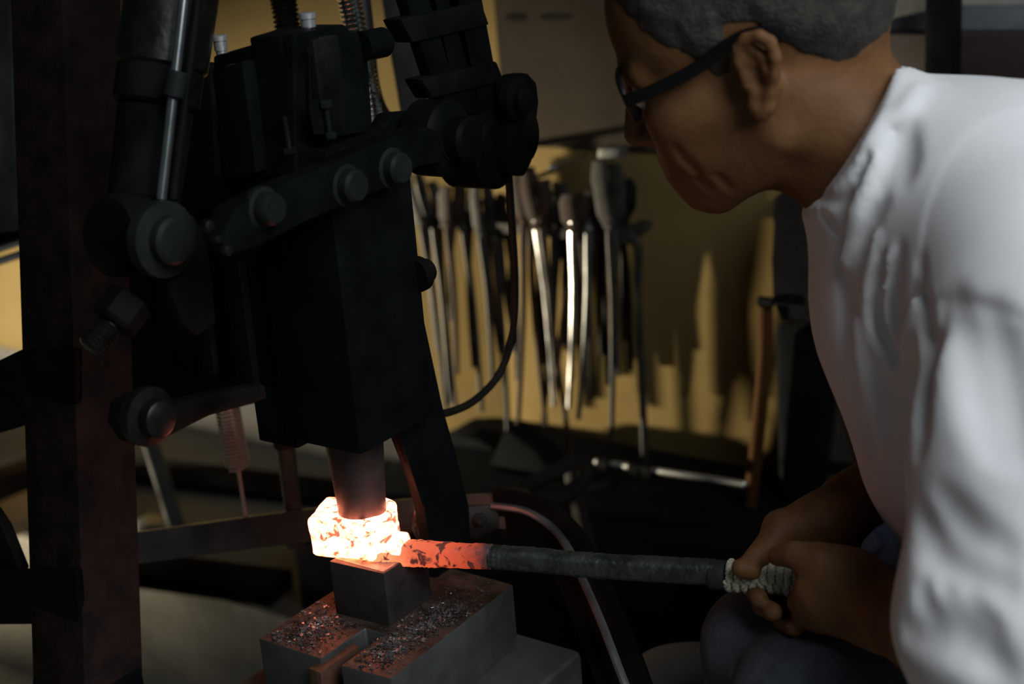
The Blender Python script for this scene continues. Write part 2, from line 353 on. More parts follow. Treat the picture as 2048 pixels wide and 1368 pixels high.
cap_(441, 70, 112, .0058, y=HY + .006); cap_(616, 24, 72, .0066, x=HX - .04)

# leaf spring pack and its hanger at the upper right
spx = HX - .03
for i in range(3):
    o_ = i * 30
    part(B().prism(poly([(800 + o_ * 1.6 - 135, -460), (866 + o_ * 1.75 - 90, -460), (926 + o_ * 1.35, 238 - i * 8), (886 + o_ * 1.2, 225)], x=spx), (-.014, 0, 0)), 'spring_leaf', 'black_paint', bevel=.003)
for (ya, yb) in ((30, 70), (150, 182)):
    part(B().prism(poly([(790 + ya * .35, ya + 8), (955 + ya * .26, ya - 28), (962 + yb * .26, yb - 20), (802 + yb * .35, yb + 16)], x=spx + .004), (-.022, 0, 0)), 'spring_clamp', 'grimy_black', bevel=.003)
hang = part(B().prism(poly([(988, 168), (1003, 148), (1026, 145), (1045, 165), (1049, 205), (1042, 260), (1036, 320), (1020, 352), (985, 345), (983, 300), (990, 230)], x=spx + .006), (.018, 0, 0)), 'hanger_plate', 'black_paint', bevel=.004)
p = V(1028, 198, x=spx + .024); part(B().lathe(p - X * .003, X, [(0, .020), (.008, .020), (.010, .012), (.016, .012), (.018, .009)], 24), 'pin', 'grimy_black', 0, parent=hang)
# eye of the spring: horizontal bearing barrels
part(B().cyl(V(905, 282, x=spx - .03), V(905, 282, x=spx - .03) + Y * .075 + X * .028, .036, .036, 32, .004), 'bearing_barrel', 'grimy_black', 0)
part(B().lathe(V(1000, 306, x=spx + .012), -X, [(0, .030), (.004, .035), (.05, .036), (.054, .032)], 32), 'bearing_barrel', 'black_paint', 0)
part(B().lathe(V(846, 275, x=HX - .02), X, [(0, .034), (.030, .034), (.034, .030), (.036, .020), (.052, .020), (.055, .016)], 32), 'bearing_hub', 'black_paint', 0)
part(B().prism(poly([(762, 262), (782, 226), (830, 222), (862, 224), (905, 240), (930, 262), (930, 322), (846, 322)], x=HX - .03), (-.018, 0, 0)), 'bearing_block', 'black_paint', bevel=.005)
part(B().lathe(V(884, 284, x=HX + .004), X, [(0, .021), (.006, .021), (.008, .017), (.014, .017)], 28), 'hub_cap', 'pin_steel', 0)
part(B().lathe(V(720, 94, x=HX - .03) - Y * .0, Y, [(0, .013), (.03, .013), (.033, .010)], 20), 'head_bolt', 'black_paint', 0)

# top die
tdx, tdy = -.838, .880
tz0, tz1 = .794, .905
part(B().lathe((tdx, tdy, tz0), Z, [(0, .0205), (.002, .0222), (.012, .0226), (.085, .0275), (tz1 - tz0, .0275)], 40), 'top_die', 'die_steel', 0)
part(B().box((tdx - .045, tdy - .03, hz0 - .004), (tdx + .03, tdy + .04, hz0 + .02)), 'die_holder', 'black_paint', bevel=.002)

# ================================================================== anvil with bottom die
EX, EY = -.787, .844            # front vertical edge of the bottom die
dz1 = V(768, 1147, x=EX).z; dz0 = V(779, 1254, x=EX).z
an = empty('anvil', (-.81, .87, 0), 'square steel anvil block on a stepped base under the glowing steel', 'anvil')
ax0, ax1, ay0, ay1 = -.882, -.729, .772, .962
gx0, gx1 = -.806, -.783          # gap in the front between the two jaws
bz = V(1030, 1305, x=ax1).z
bl = B().prism([(ax0, ay0, bz), (gx0, ay0 + .0, bz), (gx0, .832, bz), (gx1, .832, bz), (gx1, ay0, bz), (ax1, ay0 + .004, bz), (ax1 - .004, ay1, bz), (ax0, ay1, bz)], (0, 0, dz0 - bz)).done('anvil_block', 'anvil_side', an, bevel=.0025)
bl.data.materials.append(MATS['anvil_top'])
for f in bl.data.polygons:
    if f.normal.z > .8: f.material_index = 1
B().prism([(EX, EY, dz0 - .01), (EX, EY + .062, dz0 - .01), (EX - .062, EY + .062, dz0 - .01), (EX - .062, EY - .004, dz0 - .01)], (0, 0, dz1 - dz0 + .01)).done('bottom_die', 'die_steel', an, bevel=.0015)
B().box((EX - .0605, EY + .002, dz1 - .0005), (EX - .002, EY + .0605, dz1 + .0004)).done('die_face', 'worn_face', an, bevel=.0004)
kp = [V(607, 1326, z=dz0 - .006), V(632, 1328, z=dz0 - .006), V(688, 1290, z=dz0 - .006), V(672, 1284, z=dz0 - .006)]
B().prism([(gx0 - .007, ay0 - .010, dz0 - .034), (gx0 + .008, ay0 - .010, dz0 - .034), (gx0 + .008, ay0 + .042, dz0 - .034), (gx0 - .007, ay0 + .042, dz0 - .034)], (0, 0, .028)).done('wedge_key', 'rust_edge', an, bevel=.002)
B().box((ax0 - .05, ay0 - .05, .30), (ax1 + .055, ay1 + .022, bz)).done('anvil_step', 'anvil_side', an, bevel=.008, seg=3)
B().box((ax0 - .09, ay0 - .09, 0), (ax1 + .09, ay1 + .06, .30)).done('anvil_base', 'anvil_side', an, bevel=.01)
# forge scale strewn over the block: uncountable flakes
b = B()
def flake(x, y, z, r):
    n = rnd.randint(4, 6); t = rnd.uniform(.0003, .0009); tilt = Vector((rnd.uniform(-.5, .5), rnd.uniform(-.5, .5), 1)).normalized()
    _, u, v = frame(tilt); a0 = rnd.uniform(0, 6); pts = []
    for i in range(n):
        an_ = a0 + 2 * math.pi * i / n + rnd.uniform(-.3, .3); rr = r * rnd.uniform(.55, 1.2)
        pts.append(Vector((x, y, z + r * .25)) + u * math.cos(an_) * rr + v * math.sin(an_) * rr * .7)
    b.prism(pts, tilt * t)
def on_top(x, y):
    if x < ax0 + .004 or x > ax1 - .004 or y < ay0 + .004 or y > ay1 - .004: return False
    if gx0 - .004 < x < gx1 + .002 and y < .834: return False
    if EX - .064 < x < EX + .002 and EY - .006 < y < EY + .064: return False
    return True
n = 0
while n < 1900:
    c_ = rnd.random()
    if c_ < .36: x, y = rnd.gauss(-.848, .016), rnd.gauss(.806, .022)
    elif c_ < .72: x, y = rnd.gauss(-.757, .011), rnd.gauss(.862, .034)
    elif c_ < .88: x, y = rnd.gauss(-.765, .012), rnd.gauss(.808, .014)
    else: x, y = rnd.uniform(ax0, ax1), rnd.uniform(ay0, ay1)
    if not on_top(x, y): continue
    flake(x, y, dz0 + abs(rnd.gauss(0, .0009)), rnd.choice((.0006, .0007, .0009, .0011, .0015, .0022)) * rnd.uniform(.8, 1.3)); n += 1
o = b.done('forge_scale', 'scale', None, smooth=None); tag(o, 'grey flakes of forge scale strewn over the anvil block', 'scale flakes', kind='stuff')

# ================================================================== implicit surfaces (for hot steel, cloth and the figure)
def smin(a, b, k):
    if k <= 0: return np.minimum(a, b)
    h = np.clip(k - np.abs(a - b), 0, None) / k
    return np.minimum(a, b) - h * h * k * .25
def smax(a, b, k): return -smin(-a, -b, k)
class Field:
    def __init__(s, lo, hi, h):
        s.lo = np.array(lo, float); s.h = h; s.n = np.ceil((np.array(hi) - s.lo) / h).astype(int) + 1
        s.D = np.full(s.n, .5, np.float32)
    def sub(s, lo, hi):
        i0 = np.clip(np.floor((np.array(lo) - s.lo) / s.h).astype(int), 0, s.n - 1); i1 = np.clip(np.ceil((np.array(hi) - s.lo) / s.h).astype(int) + 1, 1, s.n)
        if np.any(i1 <= i0): return None
        ax = [(s.lo[k] + s.h * np.arange(i0[k], i1[k])).astype(np.float32) for k in range(3)]
        return tuple(slice(a, b) for a, b in zip(i0, i1)), ax[0][:, None, None], ax[1][None, :, None], ax[2][None, None, :]
    def put(s, fn, lo, hi, k=0, op='add'):
        m = k + 3 * s.h; q = s.sub(np.array(lo) - m, np.array(hi) + m)
        if q is None: return
        sl, x, y, z = q; d = fn(x, y, z)
        if op == 'add': s.D[sl] = smin(s.D[sl], d, k)
        else: s.D[sl] = smax(s.D[sl], -d, k)
    def cap(s, a, b, ra, rb=None, k=0, op='add'):
        a, b = np.array(a, float), np.array(b, float); rb = ra if rb is None else rb; ab = b - a; L = float(ab @ ab) + 1e-12
        def fn(x, y, z):
            t = np.clip(((x - a[0]) * ab[0] + (y - a[1]) * ab[1] + (z - a[2]) * ab[2]) / L, 0, 1)
            return np.sqrt((x - a[0] - ab[0] * t) ** 2 + (y - a[1] - ab[1] * t) ** 2 + (z - a[2] - ab[2] * t) ** 2) - (ra + (rb - ra) * t)
        r = max(ra, rb); s.put(fn, np.minimum(a, b) - r, np.maximum(a, b) + r, k, op)
    def chain(s, pts, rs, k=.004, k0=None, op='add'):
        P_ = [np.array(p, float) for p in pts]; k = k0 if k0 is not None else k; r = max(rs)
        def fn(x, y, z):
            out = None
            for i in range(len(P_) - 1):
                a, b = P_[i], P_[i + 1]; ab = b - a; L = float(ab @ ab) + 1e-12
                t = np.clip(((x - a[0]) * ab[0] + (y - a[1]) * ab[1] + (z - a[2]) * ab[2]) / L, 0, 1)
                d = np.sqrt((x - a[0] - ab[0] * t) ** 2 + (y - a[1] - ab[1] * t) ** 2 + (z - a[2] - ab[2] * t) ** 2) - (rs[i] + (rs[i + 1] - rs[i]) * t)
                out = d if out is None else np.minimum(out, d)
            return out
        s.put(fn, np.min(P_, 0) - r, np.max(P_, 0) + r, k, op)
    def ell(s, c, r, M=None, k=0, op='add'):
        c = np.array(c, float); r = np.array(r, float); M = np.eye(3) if M is None else M
        def fn(x, y, z):
            X_, Y_, Z_ = x - c[0], y - c[1], z - c[2]
            u = [(X_ * M[0, i] + Y_ * M[1, i] + Z_ * M[2, i]) for i in range(3)]
            k0 = np.sqrt(sum((u[i] / r[i]) ** 2 for i in range(3))); k1 = np.sqrt(sum((u[i] / r[i] ** 2) ** 2 for i in range(3))) + 1e-9
            return k0 * (k0 - 1) / k1
        R_ = max(r); s.put(fn, c - R_, c + R_, k, op)
    def mesh(s):
        D = s.D; S = D < 0
        c = np.zeros(tuple(s.n - 1), bool); al = np.ones(tuple(s.n - 1), bool)
        for i in (0, 1):
            for j in (0, 1):
                for k in (0, 1):
                    q = S[i:s.n[0] - 1 + i, j:s.n[1] - 1 + j, k:s.n[2] - 1 + k]; c |= q; al &= q
        cells = np.argwhere(c & ~al); idx = np.full(c.shape, -1, np.int32); idx[tuple(cells.T)] = np.arange(len(cells))
        corner = np.array([[i, j, k] for i in (0, 1) for j in (0, 1) for k in (0, 1)])
        vals = np.stack([D[tuple((cells + o).T)] for o in corner], 1)
        acc = np.zeros((len(cells), 3)); cnt = np.zeros(len(cells))
        for a in range(8):
            for b in range(a + 1, 8):
                if np.abs(corner[a] - corner[b]).sum() != 1: continue
                va, vb = vals[:, a], vals[:, b]; m = (va < 0) != (vb < 0)
                t = np.where(m, va / np.where(m, va - vb, 1), 0)
                acc += np.where(m[:, None], corner[a] + t[:, None] * (corner[b] - corner[a]), 0); cnt += m
        verts = s.lo + s.h * (cells + acc / cnt[:, None])
        quads = []
        for ax in range(3):
            o1, o2 = [e for e in range(3) if e != ax]
            A = [slice(None)] * 3; A[ax] = slice(0, -1); Bq = [slice(None)] * 3; Bq[ax] = slice(1, None)
            e = np.argwhere(S[tuple(A)] != S[tuple(Bq)])
            ok = (e[:, o1] > 0) & (e[:, o2] > 0) & (e[:, o1] < s.n[o1] - 1) & (e[:, o2] < s.n[o2] - 1); e = e[ok]
            def at(d1, d2):
                q = e.copy(); q[:, o1] += d1; q[:, o2] += d2; return idx[tuple(q.T)]
            qd = np.stack([at(-1, -1), at(0, -1), at(0, 0), at(-1, 0)], 1)
            flip = S[tuple(e.T)] ^ (ax == 1)
            qd[~flip] = qd[~flip][:, ::-1]; quads.append(qd)
        q = np.concatenate(quads); return verts, q[(q >= 0).all(1)]
def relax(verts, quads, it=2, lam=.5):
    e = np.concatenate([quads[:, [0, 1]], quads[:, [1, 2]], quads[:, [2, 3]], quads[:, [3, 0]]]); n = len(verts)
    e = np.concatenate([e, e[:, ::-1]])
    for _ in range(it):
        for l in (lam, -lam * 1.03):
            acc = np.zeros_like(verts)
            for a in range(3): acc[:, a] = np.bincount(e[:, 0], verts[e[:, 1], a], n)
            c = np.bincount(e[:, 0], minlength=n)[:, None]; verts = verts + l * (acc / np.maximum(c, 1) - verts)
    return verts
def mesh_obj(name, verts, quads, material, parent=None, smooth=True, to_world=True):
    if to_world: verts = CAM + verts[:, :1] * CR + verts[:, 1:2] * CU + verts[:, 2:3] * CF
    off = np.array(origin_of(parent)) if parent is not None else np.array([(verts[:, 0].min() + verts[:, 0].max()) / 2, (verts[:, 1].min() + verts[:, 1].max()) / 2, verts[:, 2].min()])
    me = bpy.data.meshes.new(name); v = (verts - off).astype(np.float32); nq = len(quads)
    me.vertices.add(len(v)); me.vertices.foreach_set('co', v.ravel())
    me.loops.add(nq * 4); me.loops.foreach_set('vertex_index', quads.astype(np.int32).ravel())
    me.polygons.add(nq); me.polygons.foreach_set('loop_start', np.arange(0, nq * 4, 4, dtype=np.int32))
    me.update(calc_edges=True); me.validate()
    bm = bmesh.new(); bm.from_mesh(me); bmesh.ops.recalc_face_normals(bm, faces=bm.faces[:]); bm.to_mesh(me); bm.free()
    if smooth: me.shade_smooth()
    me.materials.append(MATS[material])
    o = bpy.data.objects.new(name, me); COL.objects.link(o)
    if parent is None: o.location = off
    else: o.parent = parent
    return o
def vnoise(x, y, z, s, seed=0):
    # cheap smooth pseudo noise from summed sines
    r = np.random.RandomState(seed); out = 0
    for i in range(7):
        k = r.normal(size=3); k /= np.linalg.norm(k); k *= s * r.uniform(.6, 1.9)
        out = out + np.sin(x * k[0] + y * k[1] + z * k[2] + r.uniform(0, 6.28))
    return out / 7

# ================================================================== forging bar: glowing block, bar, ferrule and cord grip
fb = empty('forging_bar', tuple(V(1000, 1115, 1.26)), 'steel bar with white hot block at its tip and cord wrapped grip', 'forging bar')
hotm = bpy.data.materials.new('hot_steel'); hotm.use_nodes = True; MATS['hot_steel'] = hotm
def hot_nodes(m, p_cold, p_hot, stops, strength, spots):
    nt = m.node_tree; N = nt.nodes; L = nt.links; b = N['Principled BSDF']
    b.inputs['Base Color'].default_value = (.05, .055, .052, 1); b.inputs['Roughness'].default_value = .7
    tc = N.new('ShaderNodeNewGeometry'); d = Vector(p_hot) - Vector(p_cold)
    su = N.new('ShaderNodeVectorMath'); su.operation = 'SUBTRACT'; su.inputs[1].default_value = p_cold
    L.new(tc.outputs['Position'], su.inputs[0])
    dt = N.new('ShaderNodeVectorMath'); dt.operation = 'DOT_PRODUCT'; dt.inputs[1].default_value = d / d.length_squared
    L.new(su.outputs[0], dt.inputs[0])
    n1 = N.new('ShaderNodeTexNoise'); n1.inputs['Scale'].default_value = 130; n1.inputs['Detail'].default_value = 5; n1.inputs['Roughness'].default_value = .6
    L.new(tc.outputs['Position'], n1.inputs['Vector'])
    # wavy temperature
    ma = N.new('ShaderNodeMath'); ma.operation = 'MULTIPLY_ADD'; L.new(n1.outputs['Fac'], ma.inputs[0]); ma.inputs[1].default_value = .16; L.new(dt.outputs['Value'], ma.inputs[2])
    rp = N.new('ShaderNodeValToRGB'); e = rp.color_ramp.elements
    while len(e) < len(stops): e.new(.5)
    for i, (pp, cc) in enumerate(stops): e[i].position = pp; e[i].color = (*cc, 1)
    L.new(ma.outputs[0], rp.inputs[0])
    # cooler scale patches
    n2 = N.new('ShaderNodeTexNoise'); n2.inputs['Scale'].default_value = 95; n2.inputs['Detail'].default_value = 6; n2.inputs['Distortion'].default_value = .8
    L.new(tc.outputs['Position'], n2.inputs['Vector'])
    r2 = N.new('ShaderNodeValToRGB'); r2.color_ramp.elements[0].position = spots[0]; r2.color_ramp.elements[1].position = spots[1]
    r2.color_ramp.elements[0].color = (*spots[2], 1); r2.color_ramp.elements[1].color = (1, 1, 1, 1)
    L.new(n2.outputs['Fac'], r2.inputs[0])
    mx = N.new('ShaderNodeMix'); mx.data_type = 'RGBA'; mx.blend_type = 'MULTIPLY'; mx.inputs['Factor'].default_value = 1
    L.new(rp.outputs[0], mx.inputs['A']); L.new(r2.outputs[0], mx.inputs['B'])
    L.new(mx.outputs['Result'], b.inputs['Emission Color']); b.inputs['Emission Strength'].default_value = strength
    n3 = N.new('ShaderNodeBump'); n3.inputs['Strength'].default_value = .6; n3.inputs['Distance'].default_value = .002; L.new(n2.outputs['Fac'], n3.inputs['Height']); L.new(n3.outputs[0], b.inputs['Normal'])
hot_nodes(hotm, V(720, 1125, 1.29), V(720, 1030, 1.29), [(-.0, (.6, .09, .02)), (.10, (1, .2, .07)), (.30, (1, .235, .125)), (1, (1, .245, .135))], 14.0, (.38, .54, (.07, .06, .052)))
hotb = bpy.data.materials.new('hot_bar'); hotb.use_nodes = True; MATS['hot_bar'] = hotb
hot_nodes(hotb, V(985, 1112, 1.268), V(770, 1108, 1.308), [(.02, (.0, .0, .0)), (.12, (.045, .004, .001)), (.24, (.38, .036, .01)), (.45, (.72, .085, .026)), (.78, (.85, .14, .05)), (1, (1.6, .42, .17))], 1.0, (.39, .455, (.10, .05, .04)))
def dirs(p0, p1):
    a = (Vector(p1) - Vector(p0)).normalized(); c = a.cross(Z).normalized(); return a, c
bA, bB = V(800, 1104, 1.292), V(1430, 1144, 1.20)
ba, bc = dirs(bA, bB); bu = bc.cross(ba)       # along bar, sideways (toward/away), up
if (bc.dot(Vector(CF))) < 0: bc = -bc
# block as an implicit lump in the bar's own frame
org = V(712, 1100, z=dz1 + .0005)
M3 = np.array([list(ba), list(bc), list(Z)]).T
F_ = Field((-.062, -.05, -.004), (.062, .05, .075), .0013)
def blk(x, y, z):
    hx, hy, hz = .0345 + .003 * np.sin(y * 40), .027, .0185
    zc = .0188; tw = .02
    qx = np.abs(x + .05 * (z - zc) + .004) - hx; qy = np.abs(y - .006 + .06 * x) - hy; qz = np.abs(z - zc - .0 - .06 * x * 0) - hz
    r = .005
    o_ = np.sqrt(np.clip(qx + r, 0, None) ** 2 + np.clip(qy + r, 0, None) ** 2 + np.clip(qz + r, 0, None) ** 2) + np.minimum(np.maximum(np.maximum(qx, qy), qz), 0) - r
    return o_ + .0011 * vnoise(x, y, z, 190, 3) + .0007 * vnoise(x, y, z, 480, 5) + .0018 * vnoise(x, y, z, 60, 9)
F_.put(blk, (-.06, -.048, -.002), (.06, .048, .06))
td_l = np.array(M3.T @ np.array(Vector((tdx, tdy, tz0 + .001)) - org))
# steel squeezed up around the die, then the die's own seat
def rim(x, y, z):
    rr = np.sqrt((x - td_l[0]) ** 2 + (y - td_l[1]) ** 2)
    return np.sqrt((rr - .0265) ** 2 + (z - td_l[2] + .001 - .002 * vnoise(x, y, z, 120, 2)) ** 2) - .0042
F_.put(rim, (td_l[0] - .035, td_l[1] - .035, .02), (td_l[0] + .035, td_l[1] + .035, .065), .004)
def seat(x, y, z):
    rr = np.sqrt((x - td_l[0]) ** 2 + (y - td_l[1]) ** 2); return np.maximum(rr - .0232, td_l[2] - z)
F_.put(seat, (td_l[0] - .03, td_l[1] - .03, td_l[2]), (td_l[0] + .03, td_l[1] + .03, .09), .001, 'sub')
def tongue(x, y, z):   # root of the bar fused to the block
    return np.sqrt((y + .004) ** 2 * .6 + (z - .011) ** 2) - (.011 - .02 * np.clip(x - .03, 0, 1)) + np.clip(x - .052, 0, 1) * 3 + np.clip(-x, 0, 1)
F_.put(tongue, (.0, -.02, 0), (.06, .02, .03), .006)
vv, qq = F_.mesh(); vv = relax(vv, qq, 1, .3)
vw = np.array(org) + vv @ M3.T
mesh_obj('hot_block', vw, qq, 'hot_steel', fb, to_world=False)
# bar: square-ish hand forged, built as swept rings with slight hammer waviness
def swept(name, path, half, material, parent, sides=14, sq=.55, jit=.0006, seed=1):
    r_ = random.Random(seed); b = B(); path = [Vector(p) for p in path]; rings = []
    for i, p in enumerate(path):
        d = (path[min(i + 1, len(path) - 1)] - path[max(i - 1, 0)]).normalized(); s_ = d.cross(Z).normalized(); u_ = s_.cross(d)
        hw, hh = half(i / (len(path) - 1)); ring = []
        for k in range(sides):
            a = 2 * math.pi * (k + .5) / sides; ca, sa = math.cos(a), math.sin(a); e = 2 / (2 + 4 * sq)
            ring.append(b.bm.verts.new(p + s_ * math.copysign(abs(ca) ** e, ca) * (hw + r_.uniform(-jit, jit)) + u_ * math.copysign(abs(sa) ** e, sa) * (hh + r_.uniform(-jit, jit))))
        rings.append(ring)
    for A, C in zip(rings, rings[1:]):
        for k in range(sides): b.bm.faces.new((A[k], A[(k + 1) % sides], C[(k + 1) % sides], C[k]))
    b.bm.faces.new(rings[0][::-1]); b.bm.faces.new(rings[-1])
    return b.done(name, material, parent, smooth=60)
hp = catmull([V(742, 1112, 1.300), V(800, 1106, 1.296), V(860, 1108, 1.289), V(985, 1114, 1.268)], 18)
swept('hot_shank', hp, lambda t: (.0085 + .001 * math.sin(t * 3), (.004 + .0062 * min(1, t / .3) ** .7) + .0012 * math.sin(min(1, t * 1.25) * math.pi)), 'hot_bar', fb, seed=2)
cp = catmull([V(980, 1113.6, 1.269), V(1060, 1119, 1.257), V(1200, 1132, 1.235), V(1340, 1140, 1.213), V(1432, 1144, 1.199)], 22)
swept('bar_shank', cp, lambda t: (.0092, .0098 + .0002 * math.sin(t * 30) + .0006 * t), 'bar_steel', fb, seed=4, sq=.4)
rA, rB = V(1452, 1150, 1.196), V(1640, 1160, 1.168); rd = (rB - rA).normalized()
B().lathe(rA - rd * .0135, rd, [(0, .0118), (.001, .0124), (.013, .0124), (.0135, .0118)], 28).done('ferrule', 'ferrule', fb)
grip = B().lathe(rA - rd * .001, rd, [(0, .0085), (.135, .0085)], 20).done('grip_core', 'ferrule', fb)
# cord: each turn of the wrapping is its own ring of twisted strands
_, gu, gv = frame(rd)
turns = 10; pitch = .0070
for k in range(turns):
    b = B()
    big = .0014 if k > 6 else 0
    for st in range(3):
        pts = []
        for i in range(43):
            t = i / 42; a = t * 2 * math.pi; tw = a * 6 + st * 2 * math.pi / 3 + k * .9
            c_ = rA + rd * (.0040 + k * pitch + (t - .5) * pitch * .35)
            rad = gu * math.cos(a) + gv * math.sin(a)
            pts.append(c_ + rad * (.0108 + big + .0017 * math.sin(tw)) + rd * (.0017 * math.cos(tw)))
        b.tube(pts, .0020, 6)
    b.done('cord_turn', 'rope', fb)

# ================================================================== treadle, spring and pipes around the hammer
tr = empty('treadle', tuple(V(980, 1010, 1.5)), 'bent grey flat bar treadle curving around the anvil to the floor', 'treadle')
flat = catmull([V(268, 1096, 1.62), V(420, 1076, 1.60), V(620, 1050, 1.57), V(830, 1030, 1.54), V(985, 1022, 1.50), V(1060, 1034, 1.47), V(1120, 1080, 1.44), V(1160, 1150, 1.41), V(1195, 1230, 1.38), V(1232, 1320, 1.35), V(1268, 1420, 1.33)], 10)
tb = B().tube(flat[:44], 0, sec=(.036, .010, tuple(-np.array(CF)))).done('treadle_bar', 'grey_bar', tr, bevel=.001)
B().tube(flat[41:], 0, sec=(.05, .012, (.35, -.9, .1))).done('treadle_hoop', 'grimy_black', tr, bevel=.001)
edge = [V(a, b_, d) for a, b_, d in ((985, 1012, 1.49), (1050, 1022, 1.465), (1100, 1052, 1.44), (1135, 1095, 1.405), (1168, 1165, 1.375), (1205, 1250, 1.34), (1250, 1368, 1.30), (1285, 1450, 1.28))]
B().tube(catmull(edge, 10), .0042, 8).done('hoop_edge', 'silver_edge', tr)
pl = B().prism(poly([(838, 1020), (1010, 1008), (1008, 1052), (960, 1076), (840, 1084)], d=1.49), Vector(CF) * .012).done('splice_plate', 'greasy_steel', tr, bevel=.0015)
for a, b_ in ((900, 1042), (960, 1040)):
    p = V(a, b_, 1.49); B().hexbolt(p + Vector(CF) * .002, -Vector(CF), .008, .007).done('splice_bolt', 'pin_steel', tr, bevel=.0006)
    B().cyl(p, p - Vector(CF) * .013, .004, .004, 12).done('bolt_end', 'pin_steel', tr)
# eye loop hung on the lip of the frame
eye = B().tube(catmull([V(852, 1000, 1.46), V(838, 1010, 1.45), V(830, 1035, 1.45), V(834, 1062, 1.455), V(846, 1078, 1.47)], 8), .0042, 10).done('eye_hook', 'silver_edge', tr)
# return spring
sp = empty('coil_spring', tuple(V(485, 1040, 1.58)), 'silver coil return spring hanging left of the ram', 'spring')
s0, s1 = V(452, 800, 1.56), V(476, 934, 1.58); ax_, su_, sv_ = frame(s1 - s0); L_ = (s1 - s0).length
pts = []
NT = 18
for i in range(NT * 14 + 1):
    t = i / (NT * 14); a = t * NT * 2 * math.pi; pts.append(s0 + ax_ * L_ * t + (su_ * math.cos(a) + sv_ * math.sin(a)) * .0125)
B().tube(pts, .0017, 6).done('coil', 'spring_steel', sp)
B().tube(catmull([V(476, 936, 1.58), V(480, 960, 1.58), V(488, 1010, 1.59), V(494, 1046, 1.595), V(502, 1052, 1.60), V(500, 1066, 1.60), V(490, 1062, 1.60)], 6), .0022, 8).done('spring_hook', 'spring_steel', sp)
# pipe standing behind the die
pp = empty('pipe_stand', tuple(V(592, 1085, 1.60)), 'short grey pipe standing left of the top die', 'pipe')
B().cyl(V(570, 880, 1.56), V(592, 1062, 1.60), .0105, .0095, 20).done('pipe', 'grey_bar', pp)
B().cyl(V(569, 872, 1.56), V(572, 894, 1.563), .0135, .0135, 20).done('pipe_collar', 'tong_steel', pp)
B().cyl(V(590, 1040, 1.585), V(596, 1088, 1.60), .014, .014, 20).done('pipe_foot', 'grey_bar', pp)
# dark strips in place of shadow bands on the footing, and the leaning rod
def lying(name, pa, pb, w_, h_, m, label, cat, z=.304):
    a, c = V(*pa, z=z + h_), V(*pb, z=z + h_); d = (c - a).normalized(); s_ = d.cross(Z).normalized()
    o = B().prism([a - s_ * w_ / 2 - Z * h_, a + s_ * w_ / 2 - Z * h_, a + s_ * w_ / 2, a - s_ * w_ / 2], c - a).done(name, m, None, bevel=.002)
    tag(o, label, cat); return o
lying('shadow_strip', (230, 925), (760, 990), .085, .02, 'black_cloth', 'dark strip standing for a shadow band on the concrete near the yellow wall', 'steel bar')
lying('shadow_strip', (200, 1112), (560, 1159), .07, .03, 'black_cloth', 'dark strip standing for the treadle shadow along the edge of the footing', 'steel bar')
lr = B().cyl(V(300, 880, 2.3), V(356, 1062, 2.35), .014, .014, 14).done('leaning_pipe', 'grey_bar'); tag(lr, 'grey pipe leaning behind the red lit post', 'pipe')
p = V(300, 1030, z=.368); drum = B().lathe(p - Z * .03, Vector((.8, -.6, 0)), [(0, .03), (.004, .034), (.05, .034), (.054, .03)], 24).done('pipe_end', 'grey_bar'); tag(drum, 'short grey pipe end on the footing beside the post', 'pipe')

# ================================================================== tongs on their rail
TY = 1.745
rail = empty('tong_rail', tuple(V(985, 462, y=TY)), 'dark steel rail on the yellow wall carrying the tongs', 'rail')
ra_, rb_ = V(800, 436, y=TY), V(1262, 470, y=TY); rb_.z = ra_.z
B().box((ra_.x, TY - .006, ra_.z - .008), (rb_.x, TY + .006, ra_.z + .008)).done('rail_bar', 'tong_steel', rail, bevel=.002)
for fx in (.06, .5, .94):
    x_ = ra_.x + (rb_.x - ra_.x) * fx
    B().box((x_ - .01, TY, ra_.z - .005), (x_ + .01, WALL - .012, ra_.z + .005)).done('bracket', 'tong_steel', rail, bevel=.001)
def tongs(head, rivet, e1, e2, y, label, m='tong_steel', jaw=.016, jl=None, bright=None, group='tongs hung on the wall rail'):
    h, r = V(*head, y=y), V(*rivet, y=y)
    t = empty('tongs', tuple(r), label, 'tongs', group)
    for i, (e, sg) in enumerate(((e1, 1), (e2, -1))):
        yo = y + (-.006 if i == 0 else .008)
        E_ = V(*e, y=yo + rnd.uniform(-.01, .01)); R_ = Vector((r.x, yo, r.z)); H_ = Vector((h.x - sg * jaw * .3, yo, h.z + rnd.uniform(-.008, .008)))
        d = (H_ - R_); n_ = Vector((d.z, 0, -d.x)).normalized()
        # jaw half: broad flat cheek narrowing to the rivet
        b = B(); w0, w1, w2 = jaw * .34, jaw * .44, jaw * .36
        c1 = R_ + d * .2 - n_ * sg * jaw * .2; c2 = R_ + d * .75 - n_ * sg * jaw * .22
        outl = [R_ - n_ * w0, c1 - n_ * w1, c2 - n_ * w1, H_ - n_ * w2, H_ + n_ * w2, c2 + n_ * w1, c1 + n_ * w1, R_ + n_ * w0]
        b.prism([p_ - Y * .005 for p_ in outl], Y * .010)
        jw = b.done('jaw', m, t, bevel=.0015)
        mid = R_.lerp(E_, .35) + Vector((sg * .004, 0, 0)); mid2 = R_.lerp(E_, .7) + Vector((sg * .003, 0, 0))
        pts = catmull([R_ + (E_ - R_).normalized() * -.008, R_.lerp(E_, .08), mid, mid2, E_], 5); n = len(pts)
        B().tube(pts, [.0062 - .0022 * (k / (n - 1)) for k in range(n)], 8).done('rein', (bright if (bright and i == 0) else m), t)
    B().cyl(r - Y * .014, r + Y * .014, .0075, .0075, 14, .002).done('rivet', m, t)
    return t
L = 'hanging from the wall rail'
